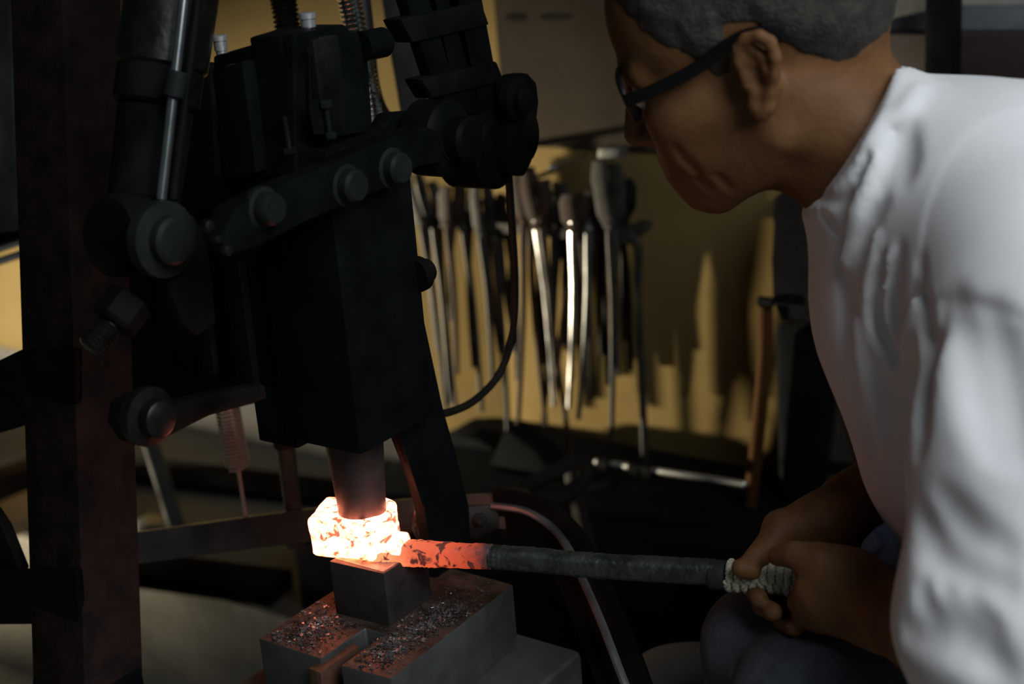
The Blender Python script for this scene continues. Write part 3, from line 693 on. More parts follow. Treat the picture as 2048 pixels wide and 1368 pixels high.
tongs((824, 352), (848, 444), (893, 818), (876, 700), TY - .005, 'leftmost tongs on the wall rail, half hidden by the ram')
tongs((850, 356), (872, 446), (900, 806), (912, 822), TY + .01, 'pale grey tongs with slanted jaws, second from the ram', 'tong_pale', jaw=.02)
tongs((905, 366), (900, 448), (914, 748), (902, 640), TY - .012, 'short brownish tongs with broad jaws, third from the ram', 'rusty_steel', jaw=.024)
tongs((934, 366), (932, 454), (964, 822), (948, 735), TY + .006, 'dark slim tongs below the bearing barrel, left of the pair', 'tong_steel', jaw=.018)
tongs((962, 372), (966, 466), (986, 770), (1001, 705), TY - .004, 'dark slim tongs below the bearing barrel, right of the pair', 'tong_steel', jaw=.018)
tongs((990, 385), (994, 478), (1019, 930), (1036, 722), TY + .008, 'long dark tongs hanging just left of the cable', 'tong_steel')
tongs((1044, 338), (1052, 440), (1034, 885), (1092, 850), TY - .015, 'rust brown tongs with long reins, right of the cable', 'rusty_steel', jaw=.022)
tongs((1062, 352), (1078, 448), (1108, 812), (1142, 908), TY - .03, 'tongs with one brightly polished rein', 'rusty_steel', jaw=.02, bright='bright_steel')
tongs((1102, 368), (1114, 448), (1086, 850), (1106, 802), TY + .004, 'olive grey tongs with square jaws beside the polished rein', 'tong_steel', jaw=.024)
tongs((1152, 388), (1150, 452), (1138, 815), (1108, 806), TY - .026, 'tongs with oval brown jaws and a shiny lower rein', 'rusty_steel', jaw=.026, bright='bright_steel')
tongs((1181, 392), (1182, 456), (1157, 838), (1166, 650), TY - .01, 'narrow grey tongs between oval jaws and tall jaws', 'grey_bar', jaw=.016)
tongs((1212, 318), (1224, 450), (1223, 880), (1236, 752), TY - .02, 'large dark tongs with tall jaws, rightmost on the rail', 'tong_steel', jaw=.026)
for i, (a, c_, e_) in enumerate(((1020, 395, 760), (1078, 402, 790), (1128, 398, 760), (1168, 404, 800), (1200, 372, 770), (1246, 366, 740))):
    tongs((a - 6, c_), (a, c_ + 66), (a + 16, e_), (a + 4, e_ - 60), TY + .045, 'blackened tongs in the back row, ' + ('behind the cable', 'behind the rust brown tongs', 'right of the square jaws', 'behind the oval jaws', 'left of the tall jaws', 'right of the tall jaws')[i], 'grimy_black', jaw=.024)
# round knobs of rail pegs that catch light
for a, b_ in ((878, 332), (894, 333), (1108, 335), (1052, 362)):
    p = V(a, b_, y=TY - .02)
    o = B().lathe(p + Y * .09, -Y, [(0, .004), (.085, .004), (.087, .007), (.094, .007), (.097, .003)], 14).done('rail_peg', 'bright_steel'); tag(o, {878: 'bright steel peg end left of the bearing barrel', 894: 'smaller steel peg end beside the leftmost bright peg', 1108: 'bright steel peg end above the middle tongs', 1052: 'steel peg end in front of the rust brown tongs'}[a], 'peg')
# hooked poker at the right of the tongs
o = B().tube(catmull([V(1250, 478, y=TY), V(1264, 476, y=TY), V(1278, 500, y=TY), V(1276, 600, y=TY + .01), V(1284, 760, y=TY + .02), V(1290, 935, y=TY + .03)], 8), .006, 10).done('poker', 'tong_steel'); tag(o, 'hooked steel poker hanging right of the tongs', 'poker')
o = B().prism([V(1196, 296, y=TY - .02), V(1238, 296, y=TY - .02), V(1236, 318, y=TY - .02), V(1194, 318, y=TY - .02)], Y * .03).done('swage_block', 'grey_bar', bevel=.003); tag(o, 'small grey steel block above the tall tongs', 'steel block')
# cable loop from the hanger down to the frame
o = B().tube(catmull([V(1017, 350, 1.42), V(1024, 450, 1.45), V(1030, 560, 1.48), V(1026, 660, 1.5), V(1000, 745, 1.5), V(950, 800, 1.48), V(900, 824, 1.45), V(872, 826, 1.43)], 10), .0042, 10).done('air_cable', 'hose_rubber'); tag(o, 'dark cable drooping from the hanger to the hammer frame', 'cable')
# shiny armoured hose and conduits at the upper left
def ribbed(pts, r, name, m, label, cat, ribs=True):
    pts = catmull(pts, 30 if ribs else 12); n = len(pts); rr = [r * (1 + .22 * math.sin(i * math.pi / 2.5)) for i in range(n)] if ribs else r
    o = B().tube(pts, rr, 14).done(name, m, smooth=70); tag(o, label, cat); return o
ribbed([V(610, -460, 1.42), V(655, -220, 1.42), V(690, -40, 1.42), V(705, 30, 1.42), V(716, 90, 1.42), V(730, 150, 1.43), V(738, 195, 1.43), V(742, 240, 1.45)], .0105, 'armoured_hose', 'bright_steel', 'shiny ribbed hose beside the head block', 'hose')
ribbed([V(510, -460, 1.5), V(540, -200, 1.5), V(560, -40, 1.5), V(570, 20, 1.5), V(578, 70, 1.5)], .012, 'armoured_hose', 'tong_steel', 'brownish ribbed hose above the head block', 'hose')
ribbed([V(660, -460, 1.55), V(716, -40, 1.55), V(728, 60, 1.55), V(738, 160, 1.55), V(756, 222, 1.55), V(790, 262, 1.52), V(812, 280, 1.5)], .011, 'conduit', 'hose_rubber', 'black conduit bending behind the ribbed hose', 'conduit', False)
o = B().tube(catmull([V(725, -460, 1.75), V(788, -40, 1.75), V(806, 80, 1.75), V(820, 160, 1.75), V(836, 260, 1.75)], 6), 0, sec=(.036, .012, tuple(-np.array(CF)))).done('strap_bar', 'dark_strap', bevel=.001); tag(o, 'grey vertical strap left of the leaf springs', 'strap')

# ================================================================== clutter along the wall
o = B().cyl(V(1190, 923, y=1.64), V(1492, 969, y=1.62), .0048, .0048, 16).done('steel_rod', 'rod_steel'); tag(o, 'bright polished rod lying along the foot of the wall', 'rod')
for a, b_, r in ((1200, 925, .011), (1262, 934, .011), (1288, 938, .012), (1432, 961, .011)):
    p = V(a, b_, y=1.635)
    q = B().lathe(p, X, [(0, r), (.016, r)], 16).done('rod_clip', 'grimy_black', o)
rests = lambda pts: [Vector((p.x, p.y, max(p.z, .466))) for p in pts]
rk = empty('rod_rack', tuple(V(1100, 985, y=1.5)), 'bent grey rod frame standing below the tongs', 'rack')
B().tube(rests(catmull([V(1138, 925, 1.9), V(1090, 955, 1.86), V(1046, 978, 1.82), V(1040, 994, 1.8), V(1060, 1002, 1.8), V(1120, 994, 1.83), V(1166, 962, 1.88), V(1172, 940, 1.9)], 8)), .011, 10).done('loop', 'dark_strap', rk)
B().tube(rests(catmull([V(1142, 935, z=.475), V(1152, 990, z=.466), V(1168, 1060, z=.466), V(1186, 1135, z=.466)], 6)), .012, 10).done('leg', 'dark_strap', rk)
B().tube([V(1150, 985, z=.466), V(1232, 965, z=.466)], .008, 8).done('brace', 'dark_strap', rk)
# leaning planks and black bundle at the right
WY = 1.70
bg = empty('black_apron', tuple(V(1600, 1000, y=WY)), 'black cloth bundle hanging on the wall behind the chin', 'apron')
def cl(pts, y, th, name, m, parent=None, bevel=.02): return B().prism(poly(pts, y=y), (0, th, 0)).done(name, m, parent, bevel=bevel, seg=4)
cl([(1545, 398), (1556, 388), (1600, 384), (1700, 400), (1780, 420), (1800, 640), (1690, 650), (1560, 640), (1544, 600), (1541, 520), (1546, 450), (1542, 430)], WY, .09, 'bundle', 'black_cloth', bg)
cl([(1542, 650), (1700, 640), (1860, 640), (1860, 1040), (1640, 1040), (1552, 1000)], WY + .02, .09, 'skirt', 'black_cloth', bg)
o = B().tube(catmull([V(1531, 612, y=1.70), V(1530, 700, y=1.70), V(1522, 800, y=1.70), V(1512, 905, y=1.70), V(1500, 1010, y=1.70)], 5), [.010] * 21, 12).done('broom_handle', 'broom_wood'); tag(o, 'orange brown wooden handle leaning left of the black bundle', 'handle')
o = B().cyl(V(1517, 601, y=1.69), V(1548, 605, y=1.69), .007, .007, 12).done('wall_hook', 'grimy_black'); tag(o, 'dark hook above the wooden handle', 'hook')
_a, _b = V(1631, 587, 1.62), V(1751, 975, 1.50); _e = _a + (_b - _a) * ((_a.z - .012) / (_a.z - _b.z)); _s = (V(1650, 586, 1.62) - V(1612, 588, 1.62)) * .5
o = B().prism([_a - _s, _a + _s, _e + _s, _e - _s], Vector(CF) * .02).done('plank', 'plank_wood', bevel=.002); tag(o, 'dark grey plank leaning beside the shirt front', 'plank')
o = B().box((-1.45, 1.36, 0), (.3, WALL - .014, .452)).done('floor_darkener', 'black_cloth', bevel=.012); tag(o, 'low black block added to darken the floor along the wall behind the bar', 'floor_darkener')  # black block added so the floor behind the bar stays dark
for i, (a, b_, c_, d_) in enumerate(((900, 985, 990, 880), (1010, 850, 1090, 900))):
    pts_ = poly([(a - 30, 1010), (a, d_ - 10 if i == 0 else 858), (a + 60, d_), (a + 110, 1010)], y=1.70 - .05 * i)
    for q_ in pts_: q_.z = max(q_.z, .4525)
    o = B().prism(pts_, (0, .05, 0)).done('iron_scrap', 'black_cloth', bevel=.006); tag(o, ('dark scrap iron leaning on the wall right of the frame', 'dark scrap iron heap below the rust brown tongs')[i], 'scrap iron')
# sack on the ground behind the trouser leg
F_ = Field((.10, -.42, 1.28), (.32, -.25, 1.60), .004)
def Q(px_, py_, d): return np.array([(px_ - 1024) / FOC * d, (684 - py_) / FOC * d, d])
F_.ell(Q(1350, 1400, 1.45), (.056, .055, .07), k=.0); F_.ell(Q(1420, 1390, 1.46), (.05, .052, .06), k=.02); F_.ell(Q(1300, 1440, 1.44), (.05, .05, .06), k=.02)
F_.cap(Q(1300, 1358, 1.385), Q(1400, 1308, 1.40), .003, .003, .004, 'sub'); F_.cap(Q(1318, 1376, 1.38), Q(1420, 1330, 1.385), .003, .003, .004, 'sub')
vv, qq = F_.mesh(); o = mesh_obj('sack', relax(vv, qq, 3), qq, 'sack'); tag(o, 'pale tan cloth sack behind the dark trouser leg', 'sack')
# things seen left of the post
o = B().prism(poly([(-420, -620), (2, -620), (26, 190), (30, 462), (-420, 530)], y=1.0), (0, .04, 0)).done('grey_cabinet', 'grey_wall', bevel=.004); tag(o, 'grey sheet panel at the left edge behind the post', 'panel')
for i, yy in enumerate((497, 522)):
    o = B().cyl(V(-80, yy + 26, 1.9) + (V(-80, yy + 26, 1.9) - V(60, yy - 20, 1.9)) * 5, V(60, yy - 20, 1.9), .0055, .0055, 14).done('steel_tube', 'bright_steel'); tag(o, ('upper shiny tube at the left edge', 'lower shiny tube at the left edge')[i], 'tube')
o = B().cyl(V(-80, 508, 1.92) + (V(-80, 508, 1.92) - V(60, 462, 1.92)) * 5, V(60, 462, 1.92), .014, .014, 14).done('black_tube', 'black_cloth'); tag(o, 'thick black tube above the shiny tubes at the left edge', 'tube')
lying('board', (-160, 1100), (120, 975), .10, .03, 'tan_board', 'tan wooden board on the footing left of the post', 'board')
lying('angle_bar', (-160, 985), (120, 905), .07, .05, 'rusty_steel', 'rusty bar on the footing left of the post', 'steel bar')

# ================================================================== the smith
pe = empty('person', tuple(V(2150, 1800, 1.25)), 'man in white shirt and black glasses leaning over the bar he holds', 'person')
# ---- head pose in the camera's axes (right, up, away)
hf = np.array([-.87, -.33, .36]); hf /= np.linalg.norm(hf)
hu = np.array([-.26, .86, -.40]); hu -= hf * (hu @ hf); hu /= np.linalg.norm(hu)
hl = np.cross(hu, hf); hl = hl if hl[2] < 0 else -hl          # toward the camera: his left side
HM = np.stack([hf, hl, hu], 1)
ear_c = Q(1512, 152, 1.03); HS = 1.03
HO = ear_c - HM @ (np.array([-.004, .078, 0.]) * HS)
def hp_(x, y, z): return HO + HM @ (np.array([x, y, z]) * HS)
BH = .0026
body = Field((.06, -.30, .80), (.44, .30, 1.42), BH)
lo_h, hi_h = HO - .165, HO + .165
_q = body.sub(lo_h, hi_h); hsl, hx, hy, hz = _q
lx = ((hx - HO[0]) * HM[0, 0] + (hy - HO[1]) * HM[1, 0] + (hz - HO[2]) * HM[2, 0]) / HS
ly = ((hx - HO[0]) * HM[0, 1] + (hy - HO[1]) * HM[1, 1] + (hz - HO[2]) * HM[2, 1]) / HS
lz = ((hx - HO[0]) * HM[0, 2] + (hy - HO[1]) * HM[1, 2] + (hz - HO[2]) * HM[2, 2]) / HS
la = np.abs(ly)
def E_(cx, cy, cz, rx, ry, rz, sym=True):
    y = la if sym else ly
    a, b_, c_ = (lx - cx) / rx, (y - cy) / ry, (lz - cz) / rz
    k0 = np.sqrt(a * a + b_ * b_ + c_ * c_); k1 = np.sqrt((a / rx) ** 2 + (b_ / ry) ** 2 + (c_ / rz) ** 2) + 1e-6
    return k0 * (k0 - 1) / k1
def C_(a, b_, ra, rb):
    a, b_ = np.array(a), np.array(b_); ab = b_ - a; L2 = ab @ ab
    t = np.clip(((lx - a[0]) * ab[0] + (la - a[1]) * ab[1] + (lz - a[2]) * ab[2]) / L2, 0, 1)
    return np.sqrt((lx - a[0] - ab[0] * t) ** 2 + (la - a[1] - ab[1] * t) ** 2 + (lz - a[2] - ab[2] * t) ** 2) - (ra + (rb - ra) * t)
cran = E_(-.012, 0, .050, .099, .0765, .084)
cran = smin(cran, E_(.040, 0, .042, .053, .066, .064), .02)
cran = smin(cran, E_(-.06, 0, .01, .045, .058, .055), .03)
head = smin(cran, E_(.038, 0, -.026, .056, .061, .064), .03)
head = smin(head, E_(.056, .046, -.012, .032, .020, .022), .02)            # cheekbone
head = smin(head, E_(.065, .034, -.040, .025, .021, .028), .018)            # cheek
head = smin(head, C_((.000, .055, -.050), (.066, .022, -.088), .020, .017), .03)   # jaw
head = smin(head, E_(.080, 0, -.089, .017, .021, .015), .018)              # chin
head = smin(head, E_(.082, 0, -.060, .021, .031, .026), .018)              # mouth mound
head = smin(head, C_((.088, .010, .024), (.078, .045, .026), .010, .008), .014)    # brow
head = smax(head, -E_(.097, .032, .008, .014, .017, .012), .010)          # eye socket
head = smin(head, C_((.090, 0, .016), (.110, 0, -.026), .0075, .0105), .012)       # nose
head = smin(head, E_(.099, .012, -.029, .010, .0085, .008), .006)          # nostril wing
head = smin(head, C_((.0985, 0, -.053), (.090, .020, -.058), .0055, .003), .006)   # upper lip
head = smin(head, C_((.0970, 0, -.064), (.089, .018, -.061), .0060, .003), .006)   # lower lip
head = smax(head, -C_((.107, 0, -.0585), (.094, .022, -.0595), .0022, .0015), .002)
bare = head.copy()
# ---- ear on a plane tilted slightly outward, its outline read from the photo
e_n = hl * .93 + hf * .30 + hu * .05; e_n /= np.linalg.norm(e_n)
def ep(px_, py_, off=0.):
    r = Q(px_, py_, 1.0); t = ((ear_c + hl * .006 + e_n * off) @ e_n) / (r @ e_n); return r * t
def ear_chain(pts, rs, k, op='add', off=0.):
    global head
    P_ = [ep(*p, off=off) for p in pts]
    for i in range(len(P_) - 1):
        a, b_ = P_[i], P_[i + 1]; ab = b_ - a; L2 = ab @ ab + 1e-12
        t = np.clip(((hx - a[0]) * ab[0] + (hy - a[1]) * ab[1] + (hz - a[2]) * ab[2]) / L2, 0, 1)
        d = np.sqrt((hx - a[0] - ab[0] * t) ** 2 + (hy - a[1] - ab[1] * t) ** 2 + (hz - a[2] - ab[2] * t) ** 2) - (rs[i] + (rs[i + 1] - rs[i]) * t)
        head = smin(head, d, k) if op == 'add' else smax(head, -d, k)
ear_chain([(1500, 110), (1520, 140), (1525, 175), (1522, 205)], [.010, .011, .010, .009], .006, off=-.009)      # back of the ear
ear_chain([(1488, 150), (1476, 125), (1474, 98), (1490, 78), (1518, 71), (1540, 84), (1551, 115), (1549, 150), (1542, 185)], [.0030, .0038, .0040, .0042, .0044, .0046, .0046, .0042, .0040], .003)   # helix
ear_chain([(1500, 96), (1522, 112), (1532, 140), (1528, 172), (1518, 186)], [.0034, .0040, .0042, .0040, .0036], .003, off=-.002)      # antihelix
ear_chain([(1538, 190), (1534, 212), (1522, 224), (1510, 212), (1508, 192)], [.0048, .0056, .0060, .0050, .0040], .004, off=-.001)      # lobe
ear_chain([(1489, 148), (1492, 168)], [.0045, .0045], .004, off=-.001)                                          # tragus
ear_chain([(1508, 146), (1514, 168)], [.0052, .0052], .003, 'sub', off=.003)                                    # concha
ear_chain([(1490, 104), (1512, 126)], [.0026, .0026], .002, 'sub', off=.003)
far_e = E_(-.010, .078, .0, .020, .007, .031); head = np.where(ly < 0, smin(head, far_e, .006), head)
body.D[hsl] = np.minimum(body.D[hsl], head)
# ---- neck, torso core, arms
nk0, nk1 = hp_(-.028, 0, -.030), Q(1830, 400, 1.115)
body.cap(nk0, nk1, .053, .060, .02)
body.cap(hp_(.012, 0, -.066), Q(1765, 372, 1.10), .032, .044, .03)             # throat
body.cap(hp_(-.02, .045, -.03), Q(1775, 330, 1.08), .020, .030, .025)
body.cap(Q(1940, 560, 1.13), Q(2120, 960, 1.15), .085, .10, .05)
# right (far) arm
ra = [Q(1930, 640, 1.27), Q(1905, 900, 1.27), Q(1800, 955, 1.255), Q(1715, 1012, 1.235)]
body.chain(ra, [.045, .040, .036, .028], .015, .04)
# right hand: palm and thumb over the cord
body.cap(Q(1708, 1016, 1.232), Q(1615, 1068, 1.218), .0275, .025, .02)
body.cap(Q(1650, 1050, 1.222), Q(1600, 1105, 1.222), .023, .018, .015)
body.chain([Q(1640, 1045, 1.205), Q(1568, 1062, 1.198), Q(1530, 1098, 1.185), Q(1488, 1139, 1.170)], [.021, .0158, .0112, .0080], .006, .02)
body.ell(Q(1560, 1052, 1.197), (.014, .013, .014), k=.008)
body.cap(Q(1480, 1135, 1.168), Q(1504, 1141, 1.168), .0074, .0080, .003)
fing = [[(1590, 1090, 1.222), (1532, 1128, 1.228), (1500, 1172, 1.212), (1518, 1197, 1.168)],
        [(1612, 1100, 1.220), (1556, 1160, 1.226), (1524, 1212, 1.200), (1546, 1224, 1.160)],
        [(1634, 1108, 1.216), (1588, 1182, 1.220), (1564, 1242, 1.190), (1590, 1255, 1.150)],
        [(1656, 1112, 1.212), (1622, 1196, 1.212), (1612, 1252, 1.188), (1640, 1262, 1.166)]]
for i, fg in enumerate(fing):
    s_ = (1, 1.03, 1, .85)[i]; body.chain([Q(*p) for p in fg], [.0098 * s_, .0092 * s_, .0084 * s_, .0078 * s_], .003, .003)
# left (near) arm and hand: back of the hand toward the camera
la_ = [Q(2060, 470, .98), Q(2052, 1270, .93), Q(1900, 1272, 1.01), Q(1765, 1222, 1.105)]
body.chain(la_[:2], [.036, .038], .01, .01); body.chain(la_[1:], [.043, .040, .0275], .02)
body.cap(Q(1765, 1222, 1.105), Q(1690, 1196, 1.125), .028, .030, .02)
body.ell(Q(1684, 1182, 1.128), (.034, .027, .020), k=.016)
body.ell(Q(1640, 1206, 1.132), (.018, .019, .015), k=.014)
body.chain([Q(1700, 1150, 1.125), Q(1634, 1120, 1.122), Q(1588, 1108, 1.128), Q(1556, 1112, 1.142)], [.020, .0145, .0108, .0085], .005, .018)
lf = [[(1616, 1178, 1.122), (1598, 1206, 1.146), (1596, 1196, 1.186), (1622, 1150, 1.190)],
      [(1630, 1206, 1.119), (1612, 1230, 1.146), (1614, 1206, 1.186), (1640, 1158, 1.190)],
      [(1656, 1226, 1.119), (1638, 1247, 1.146), (1640, 1212, 1.184), (1664, 1164, 1.188)],
      [(1690, 1236, 1.121), (1674, 1254, 1.146), (1670, 1216, 1.180), (1690, 1170, 1.184)]]
for i, fg in enumerate(lf):
    s_ = (1, 1.03, 1, .85)[i]; body.chain([Q(*p) for p in fg], [.0104 * s_, .0096 * s_, .0088 * s_, .0078 * s_], .003, .004)
# skin creases at thumb root and between the two hands
body.chain([Q(1588, 1062, 1.176), Q(1592, 1078, 1.178), Q(1580, 1092, 1.186)], [.0012, .0016, .0012], .002, op='sub')
body.chain([Q(1590, 1146, 1.112), Q(1622, 1152, 1.100)], [.003, .0015], .004, op='sub')
def body_hit(px_, py_):
    r = Q(px_, py_, 1.0); t = np.arange(.85, 1.3, .0008); p = r[None] * t[:, None]
    ii = np.clip(np.round((p - body.lo) / body.h).astype(int), 0, body.n - 1); d = body.D[tuple(ii.T)]
    return p[np.argmax(d < 0)] if (d < 0).any() else None
for pts, rr in (([(1350, 292), (1368, 318), (1388, 340), (1398, 356)], .0024), ([(1392, 362), (1404, 366), (1416, 378)], .0020), ([(1436, 352), (1450, 366), (1458, 380)], .0016)):
    H_ = [h_ * .9995 for h_ in (body_hit(p.x, p.y) for p in catmull([Vector((a, b_, 0)) for a, b_ in pts], 4)) if h_ is not None]
    if len(H_) > 3: body.chain(H_, [rr * (.4 + .6 * math.sin(math.pi * i / (len(H_) - 1))) for i in range(len(H_))], .005, op='sub')
vv, qq = body.mesh(); vv = relax(vv, qq, 3, .45)
mesh_obj('body', vv, qq, 'skin', pe, smooth=True)
# ---- eyes
for sy in (1, -1):
    p = hp_(.082, .032 * sy, .008); b = B(); pw = Vector(CAM + p[0] * CR + p[1] * CU + p[2] * CF); fw = Vector(hf[0] * CR + hf[1] * CU + hf[2] * CF)
    prof = [(-.012 * math.cos(a), max(.0004, .012 * math.sin(a))) for a in [math.pi * i / 12 for i in range(13)]]
    b.lathe(pw, fw, prof, 20); ey = b.done('eye', 'eye_white', pe)
    B().lathe(pw + fw * .0112, fw, [(0, .0056), (.0006, .0054), (.0009, .003)], 16).done('iris', 'iris', ey)
    # lid
# ---- hair: short cropped shell over the skull, thinning to skin at the hairline
HF = Field(lo_h, hi_h, .0026); _q = HF.sub(lo_h, hi_h); hs2, hx2, hy2, hz2 = _q
def loc(i): return ((hx2 - HO[0]) * HM[0, i] + (hy2 - HO[1]) * HM[1, i] + (hz2 - HO[2]) * HM[2, i]) / HS
lx, ly, lz = loc(0), loc(1), loc(2); la = np.abs(ly)
cr2 = E_(-.012, 0, .050, .099, .0765, .084); cr2 = smin(cr2, E_(.040, 0, .042, .053, .066, .064), .02); cr2 = smin(cr2, E_(-.06, 0, .01, .045, .058, .055), .03)
cr2 = smin(cr2, E_(.038, 0, -.030, .056, .061, .072), .03); cr2 = smin(cr2, E_(.056, .046, -.012, .032, .020, .022), .02)
def neckd():
    a, b_ = nk0, nk1; ab = b_ - a; t = np.clip(((hx2 - a[0]) * ab[0] + (hy2 - a[1]) * ab[1] + (hz2 - a[2]) * ab[2]) / (ab @ ab), 0, 1)
    return np.sqrt((hx2 - a[0] - ab[0] * t) ** 2 + (hy2 - a[1] - ab[1] * t) ** 2 + (hz2 - a[2] - ab[2] * t) ** 2) - (.053 + .007 * t)
cr2 = smin(cr2 * HS, neckd(), .02)
hxp = [-.13, -.095, -.075, -.055, -.038, -.026, -.018, .004, .012, .024, .034, .046, .062, .078, .10]
hzp = [-.022, -.022, -.024, -.020, -.006, .012, .036, .038, .004, .006, .034, .040, .066, .092, .125]
zl = np.interp(lx, hxp, hzp)
reg = (lz - zl) * .7 + .004 * vnoise(lx, ly, lz, 260, 4)
thick = np.clip(reg * .22, 0, .0048) + .0009 * vnoise(lx, ly, lz, 900, 8) + .0004
hd = smax(cr2 - thick, -reg, .002)
HF.D[hs2] = hd
vv, qq = HF.mesh(); vv = relax(vv, qq, 1, .4)
mesh_obj('hair', vv, qq, 'hair', pe)

# ---- shirt
SH = Field((.14, -.36, .74), (.62, .28, 1.42), .0036)
SH.cap(Q(1985, 590, 1.130), Q(2200, 1120, 1.16), .128, .140, .0)
SH.cap(Q(1960, 470, 1.10), Q(2300, 640, 1.14), .105, .125, .06)               # upper back
SH.cap(Q(1745, 300, 1.088), Q(1900, 400, 1.115), .0665, .098, .03)           # collar cone
SH.cap(Q(1760, 420, 1.12), Q(1838, 640, 1.14), .040, .062, .05)              # shirt front below the collar
SH.cap(Q(1838, 640, 1.15), Q(1910, 900, 1.17), .062, .070, .05)
# near shoulder and hanging sleeve
SH.cap(Q(2020, 430, 1.03), Q(2085, 560, .985), .085, .078, .06)
SH.cap(Q(2085, 540, .98), Q(2056, 900, .955), .0765, .0745, .03)
SH.cap(Q(2056, 900, .955), Q(2036, 1250, .94), .0745, .0770, .02)
SH.cap(Q(2036, 1250, .94), Q(2060, 1400, .95), .0760, .0660, .02)
# far sleeve, cut above the wrist
SH.cap(Q(1935, 650, 1.27), Q(1880, 880, 1.268), .060, .058, .03)
SH.cap(Q(1880, 880, 1.268), Q(1842, 925, 1.262), .056, .052, .015)
F0 = SH.D.copy()
def hit(px_, py_):
    r = Q(px_, py_, 1.0); t = np.arange(.78, 1.4, .001)
    p = r[None] * t[:, None]; ii = np.round((p - SH.lo) / SH.h).astype(int); ok = ((ii >= 0) & (ii < SH.n)).all(1)
    ii = np.clip(ii, 0, SH.n - 1); d = np.where(ok, F0[tuple(ii.T)], 1); k_ = np.argmax(d < 0)
    return p[k_] if (d < 0).any() else None
def fold(pts, r, lift, k, op='add', n=7):
    """ridge (add) or crease (sub) running over the cloth; lift is how far the centre line stands off the cloth"""
    P2 = catmull([Vector((a, b_, 0)) for a, b_ in pts], n); H_ = []
    for p in P2:
        h_ = hit(p.x, p.y)
        if h_ is not None: H_.append(h_ * (1 - lift * .8 / np.linalg.norm(h_)))
    m = len(H_)
    if m < 2: return
    if m > 4:
        A_ = np.array(H_)
        for _ in range(4): A_[1:-1] = (A_[:-2] + 2 * A_[1:-1] + A_[2:]) / 4
        H_ = list(A_)
    rs = [max(.0006, r * .8 * math.sin(math.pi * (.06 + .88 * i / (m - 1))) ** .7) for i in range(m)]
    SH.chain(H_, rs, k, None, op)
# collar neckline: cut by a slanted plane, hollowed for the neck
na, nb = Q(1785, 112, 1.09), Q(1630, 402, 1.09); ndir = np.array([-.88, .47, -.02]); ndir /= np.linalg.norm(ndir)
sl_, x_, y_, z_ = SH.sub(Q(1600, 460, 1.10) - .13, Q(1790, 200, 1.10) + .16)
pl_ = (x_ - na[0]) * ndir[0] + (y_ - na[1]) * ndir[1] + (z_ - na[2]) * ndir[2]
dd = y_ * 0 + pl_
colr = (y_ > Q(0, 470, 1.1)[1])
SH.D[sl_] = np.where(colr, smax(SH.D[sl_], dd.astype(np.float32), .003), SH.D[sl_])
SH.cap(nk0, Q(1800, 362, 1.105), .0585, .060, .002, 'sub')
F0 = SH.D.copy()
# gathered folds below the collar, down the shirt front and at the armpit
fold([(1836, 178), (1800, 236), (1770, 262)], .006, -.002, .010)
fold([(1768, 232), (1735, 300), (1716, 352)], .005, -.001, .008)
fold([(1752, 320), (1722, 400), (1700, 470), (1690, 560)], .007, -.001, .012)
fold([(1785, 262), (1790, 300), (1770, 352), (1752, 420), (1722, 500)], .006, .000, .010, 'sub')
fold([(1812, 252), (1806, 330), (1792, 360)], .009, .002, .012, 'sub')
fold([(1740, 300), (1722, 345), (1712, 380)], .004, .0005, .006, 'sub')
fold([(1700, 385), (1690, 440), (1676, 520), (1676, 600)], .005, .001, .008, 'sub')
fold([(1640, 392), (1668, 404), (1700, 398)], .004, .0005, .006, 'sub')
fold([(1645, 430), (1660, 450), (1672, 470)], .004, .0005, .006, 'sub')
fold([(1755, 470), (1738, 560), (1738, 620), (1756, 690), (1785, 740)], .006, -.002, .008)
fold([(1785, 505), (1770, 570), (1768, 620), (1782, 660)], .006, -.002, .008)
fold([(1765, 520), (1752, 600), (1760, 660), (1788, 710), (1802, 730)], .007, .001, .008, 'sub')
fold([(1800, 500), (1788, 560), (1790, 630), (1805, 690)], .006, .001, .008, 'sub')
fold([(1842, 520), (1838, 560), (1826, 600), (1812, 650)], .006, .001, .008, 'sub')
fold([(1832, 600), (1818, 660), (1816, 720), (1822, 770)], .007, -.002, .010)
fold([(1846, 600), (1850, 660), (1846, 740), (1838, 830), (1832, 900)], .010, .003, .012, 'sub')
fold([(1690, 560), (1700, 680), (1725, 800), (1745, 900)], .009, .003, .014, 'sub')
fold([(1720, 640), (1738, 760), (1762, 870)], .010, -.004, .016)
# sleeve seam and the soft pleats below it
fold([(1836, 606), (1880, 600), (1930, 604), (1990, 618), (2046, 634)], .0022, .0006, .004, 'sub', 10)
fold([(1880, 612), (1868, 660), (1858, 720)], .006, .002, .012, 'sub')
fold([(1905, 610), (1925, 690), (1950, 790), (1985, 900)], .010, .003, .020, 'sub')
fold([(1975, 640), (2010, 760), (2040, 900)], .012, .003, .024, 'sub')
fold([(1840, 1040), (1865, 1100), (1920, 1140), (2000, 1170)], .012, .003, .020, 'sub')
fold([(1880, 1000), (1930, 1060), (2010, 1100)], .010, .003, .018, 'sub')
fold([(1835, 1170), (1842, 1205), (1862, 1240)], .007, .002, .010, 'sub')
fold([(1880, 1170), (1895, 1215), (1922, 1250)], .007, .002, .010, 'sub')
fold([(1925, 1180), (1945, 1220), (1985, 1260)], .007, .002, .010, 'sub')
fold([(1812, 1268), (1880, 1270), (1950, 1300), (2000, 1350)], .014, .004, .020, 'sub')
